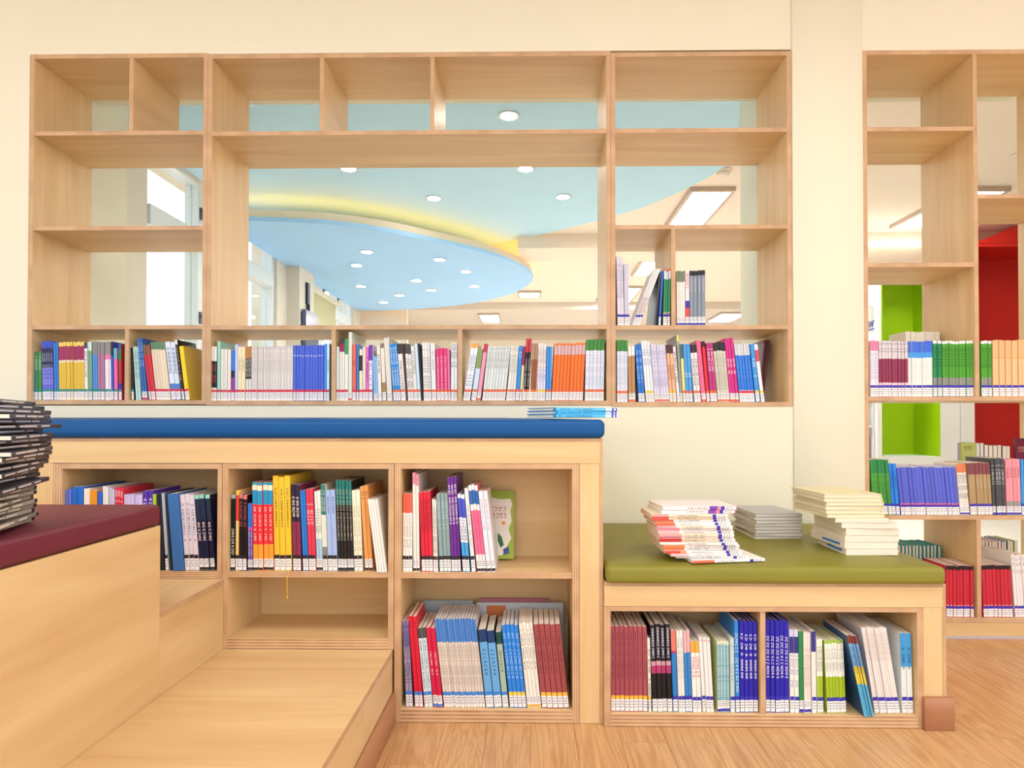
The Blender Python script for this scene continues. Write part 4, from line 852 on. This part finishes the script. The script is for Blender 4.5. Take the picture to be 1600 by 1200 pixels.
# grey stack
p = PZ(1179, 842, ZGC); z = ZGC-.001
for i in range(8):
    t = .0105; me, pg = book_mesh(t*.96, .215, .156, 'c2bfc0' if i < 7 else 'b8bcc0', None, True)
    r = math.radians(-2+3*math.sin(i*2.3)); hd = (math.sin(r), math.cos(r)); fe = (-math.cos(r), math.sin(r))
    lie('stacked_book', me, pg, None, None, (p.x+.156+.006*math.sin(i*3.1), p.y+.004*math.cos(i*2.7), z+t/2), (hd, fe), '%s book from the bottom of the grey stack on green cushion' % ORD[i], 'grey books stacked on the green cushion')
    z += t
# cream stack
p = PZ(1322, 867, ZGC); z = ZGC-.001
cs = [(.0185, .150, .2, 0, 0, 'f0e8d4'), (.0195, .158, .21, -.004, 3, 'efe6d0'), (.0195, .158, .21, -.003, 2, 'f2ead8'), (.0205, .155, .21, 0, 1, 'eee4cc'), (.0165, .158, .21, -.012, -2, 'ecdfc0'), (.0135, .15, .21, -.03, -3, 'efe2c4'),
      (.012, .17, .22, -.055, 3, 'e8dca0'), (.0115, .165, .22, -.058, 2, 'ece0a8'), (.012, .172, .22, -.06, 3, 'eadfa6'), (.0115, .168, .22, -.058, 1, 'e6daa0'), (.0115, .172, .22, -.064, 2, 'eee2b0'), (.0105, .17, .22, -.063, 3, 'ece4b4')]
for i, (t, d, h, ox, rot, c) in enumerate(cs):
    me, pg = book_mesh(t*.97, h, d, c, None, i > 5); r = math.radians(rot); hd = (math.sin(-r), math.cos(r)); fe = (-math.cos(r), math.sin(-r))
    o = lie('stacked_book', me, pg, None, None, (p.x+d*math.cos(r)+ox, p.y+d*math.sin(r)+(0 if i < 6 else -.002), z+t/2), (hd, fe), '%s book from the bottom of the cream stack on green cushion' % ORD[i], 'cream books stacked on the green cushion')
    if i in (0, 1):
        bx = box_mesh('fore_edge_stamp', t*.35, .0004, h*.5, [paint('2f7fd0', .5)]); link('fore_edge_stamp', bx, (0, d-.0001, h*.38), o)
    z += t
# three blue books on the blue cushion
ZBC = EYE+.009; z = ZBC-.0005; r = math.radians(30)
for i in range(3):
    t = .0094; a = r+math.radians((0, 2, -1)[i]); h, d = .222, .152
    me, pg = book_mesh(t*.96, h, d, ('1c7cb8:.04,58c4f0:.8,d8ecf8', '2a88c8:.04,4ab8ee:.8,d4eaf8', '1c7cb8:.04,62c8f2:.8,d8ecf8')[i], None, True)
    sk = quads('call_label', [(-t*.45, t*.45, .004, .022, 0), (-t*.3, t*.3, .009, .016, 1)], -.0003, [paint('3238c0', .5), paint('f0f0f8', .5)])
    tm = title_mesh(t, h, '1c5c90', .08, .6, .5)
    hd = (-math.cos(a), -math.sin(a)); fe = (-math.sin(a), math.cos(a)); c0 = Vector((.064+.005*i*(i < 2), 1.875+.002*i, 0))
    lie('stacked_book', me, pg, sk, tm, (c0.x-hd[0]*h, c0.y-hd[1]*h, z+t/2), (hd, fe), '%s of three light blue books on the blue cushion' % ('bottom', 'middle', 'top')[i], 'light blue books on the blue cushion')
    z += t
# tall stack of magazines on the maroon cushion
z = ZMC+.0005; q = P(62, 817, 1.243)
n = 27; tk = (Z_(628, 1.24, 60)-ZMC)/n
cor = [58, 62, 60, 61, 60, 58, 61, 59, 62, 80, 64, 66, 71, 77, 82, 84, 83, 85, 83, 85, 72, 98, 81, 83, 82, 70, 60]
for i in range(n):
    low = i < 9; t = tk
    col = ('8c8478:.5,c4bcb0' if i % 2 else 'a8a094:.4,7c766e:.7,b8b0a4') if low else ('2c2634:.35,4c4450:.6,241f2c', '34303c:.5,5c5460:.62,2a2430', '3a3038:.3,6a5440:.5,2c2632')[i % 3]
    me, pg = book_mesh(t*.93, .28, .205, col, '3a3540' if not low else '5a5650')
    tm = quads('spine_sheen', [(-t*.22, t*.1, .28*u, .28*(u+l), 0) for u, l in ((.04+.03*(i % 3), .22), (.3+.02*(i % 4), .26), (.62+.03*(i % 2), .14))]+[(-t*.4, t*.4, .268, .2795, 1)], -.0003, [paint('d8d4dc' if not low else 'e8e2d4', .3), paint('18141c', .4)])  # pale strips are highlights painted along the spine, plus a dark tip
    a = math.radians((16 if low else 22)+4*math.sin(i*1.7)); hd = (-math.sin(a), math.cos(a)); fe = (-math.cos(a), -math.sin(a))
    xc = X_(cor[i], 1.25, 700); c0 = Vector((xc, 1.245+.004*math.sin(i*2.1), 0))
    lie('magazine', me, pg, None, tm, (c0.x-hd[0]*.28, c0.y-hd[1]*.28, z+t/2), (hd, fe), '%s %s magazine from the %s of the tall foreground stack' % (ORD[i % 18] if i < 18 else ORD[n-1-i], 'grey' if low else 'dark', 'bottom' if i < 18 else 'top'), 'magazines stacked on the maroon cushion', 'magazine')
    z += t
ct = {}
for o in COL.objects:
    if 'label' in o.keys(): ct.setdefault(o['label'], []).append(o.name); 
    if 'label' in o.keys() and not 4 <= len(o['label'].split()) <= 16: print('WORDS', o['label'])
for k_, v_ in ct.items():
    if len(v_) > 1: print('DUP', k_, len(v_))
kinds = {}
for o in COL.objects:
    if o.get('category') in ('book', 'magazine'): kinds[o.name.split('.')[0]] = kinds.get(o.name.split('.')[0], 0)+1
print('KINDS', kinds)
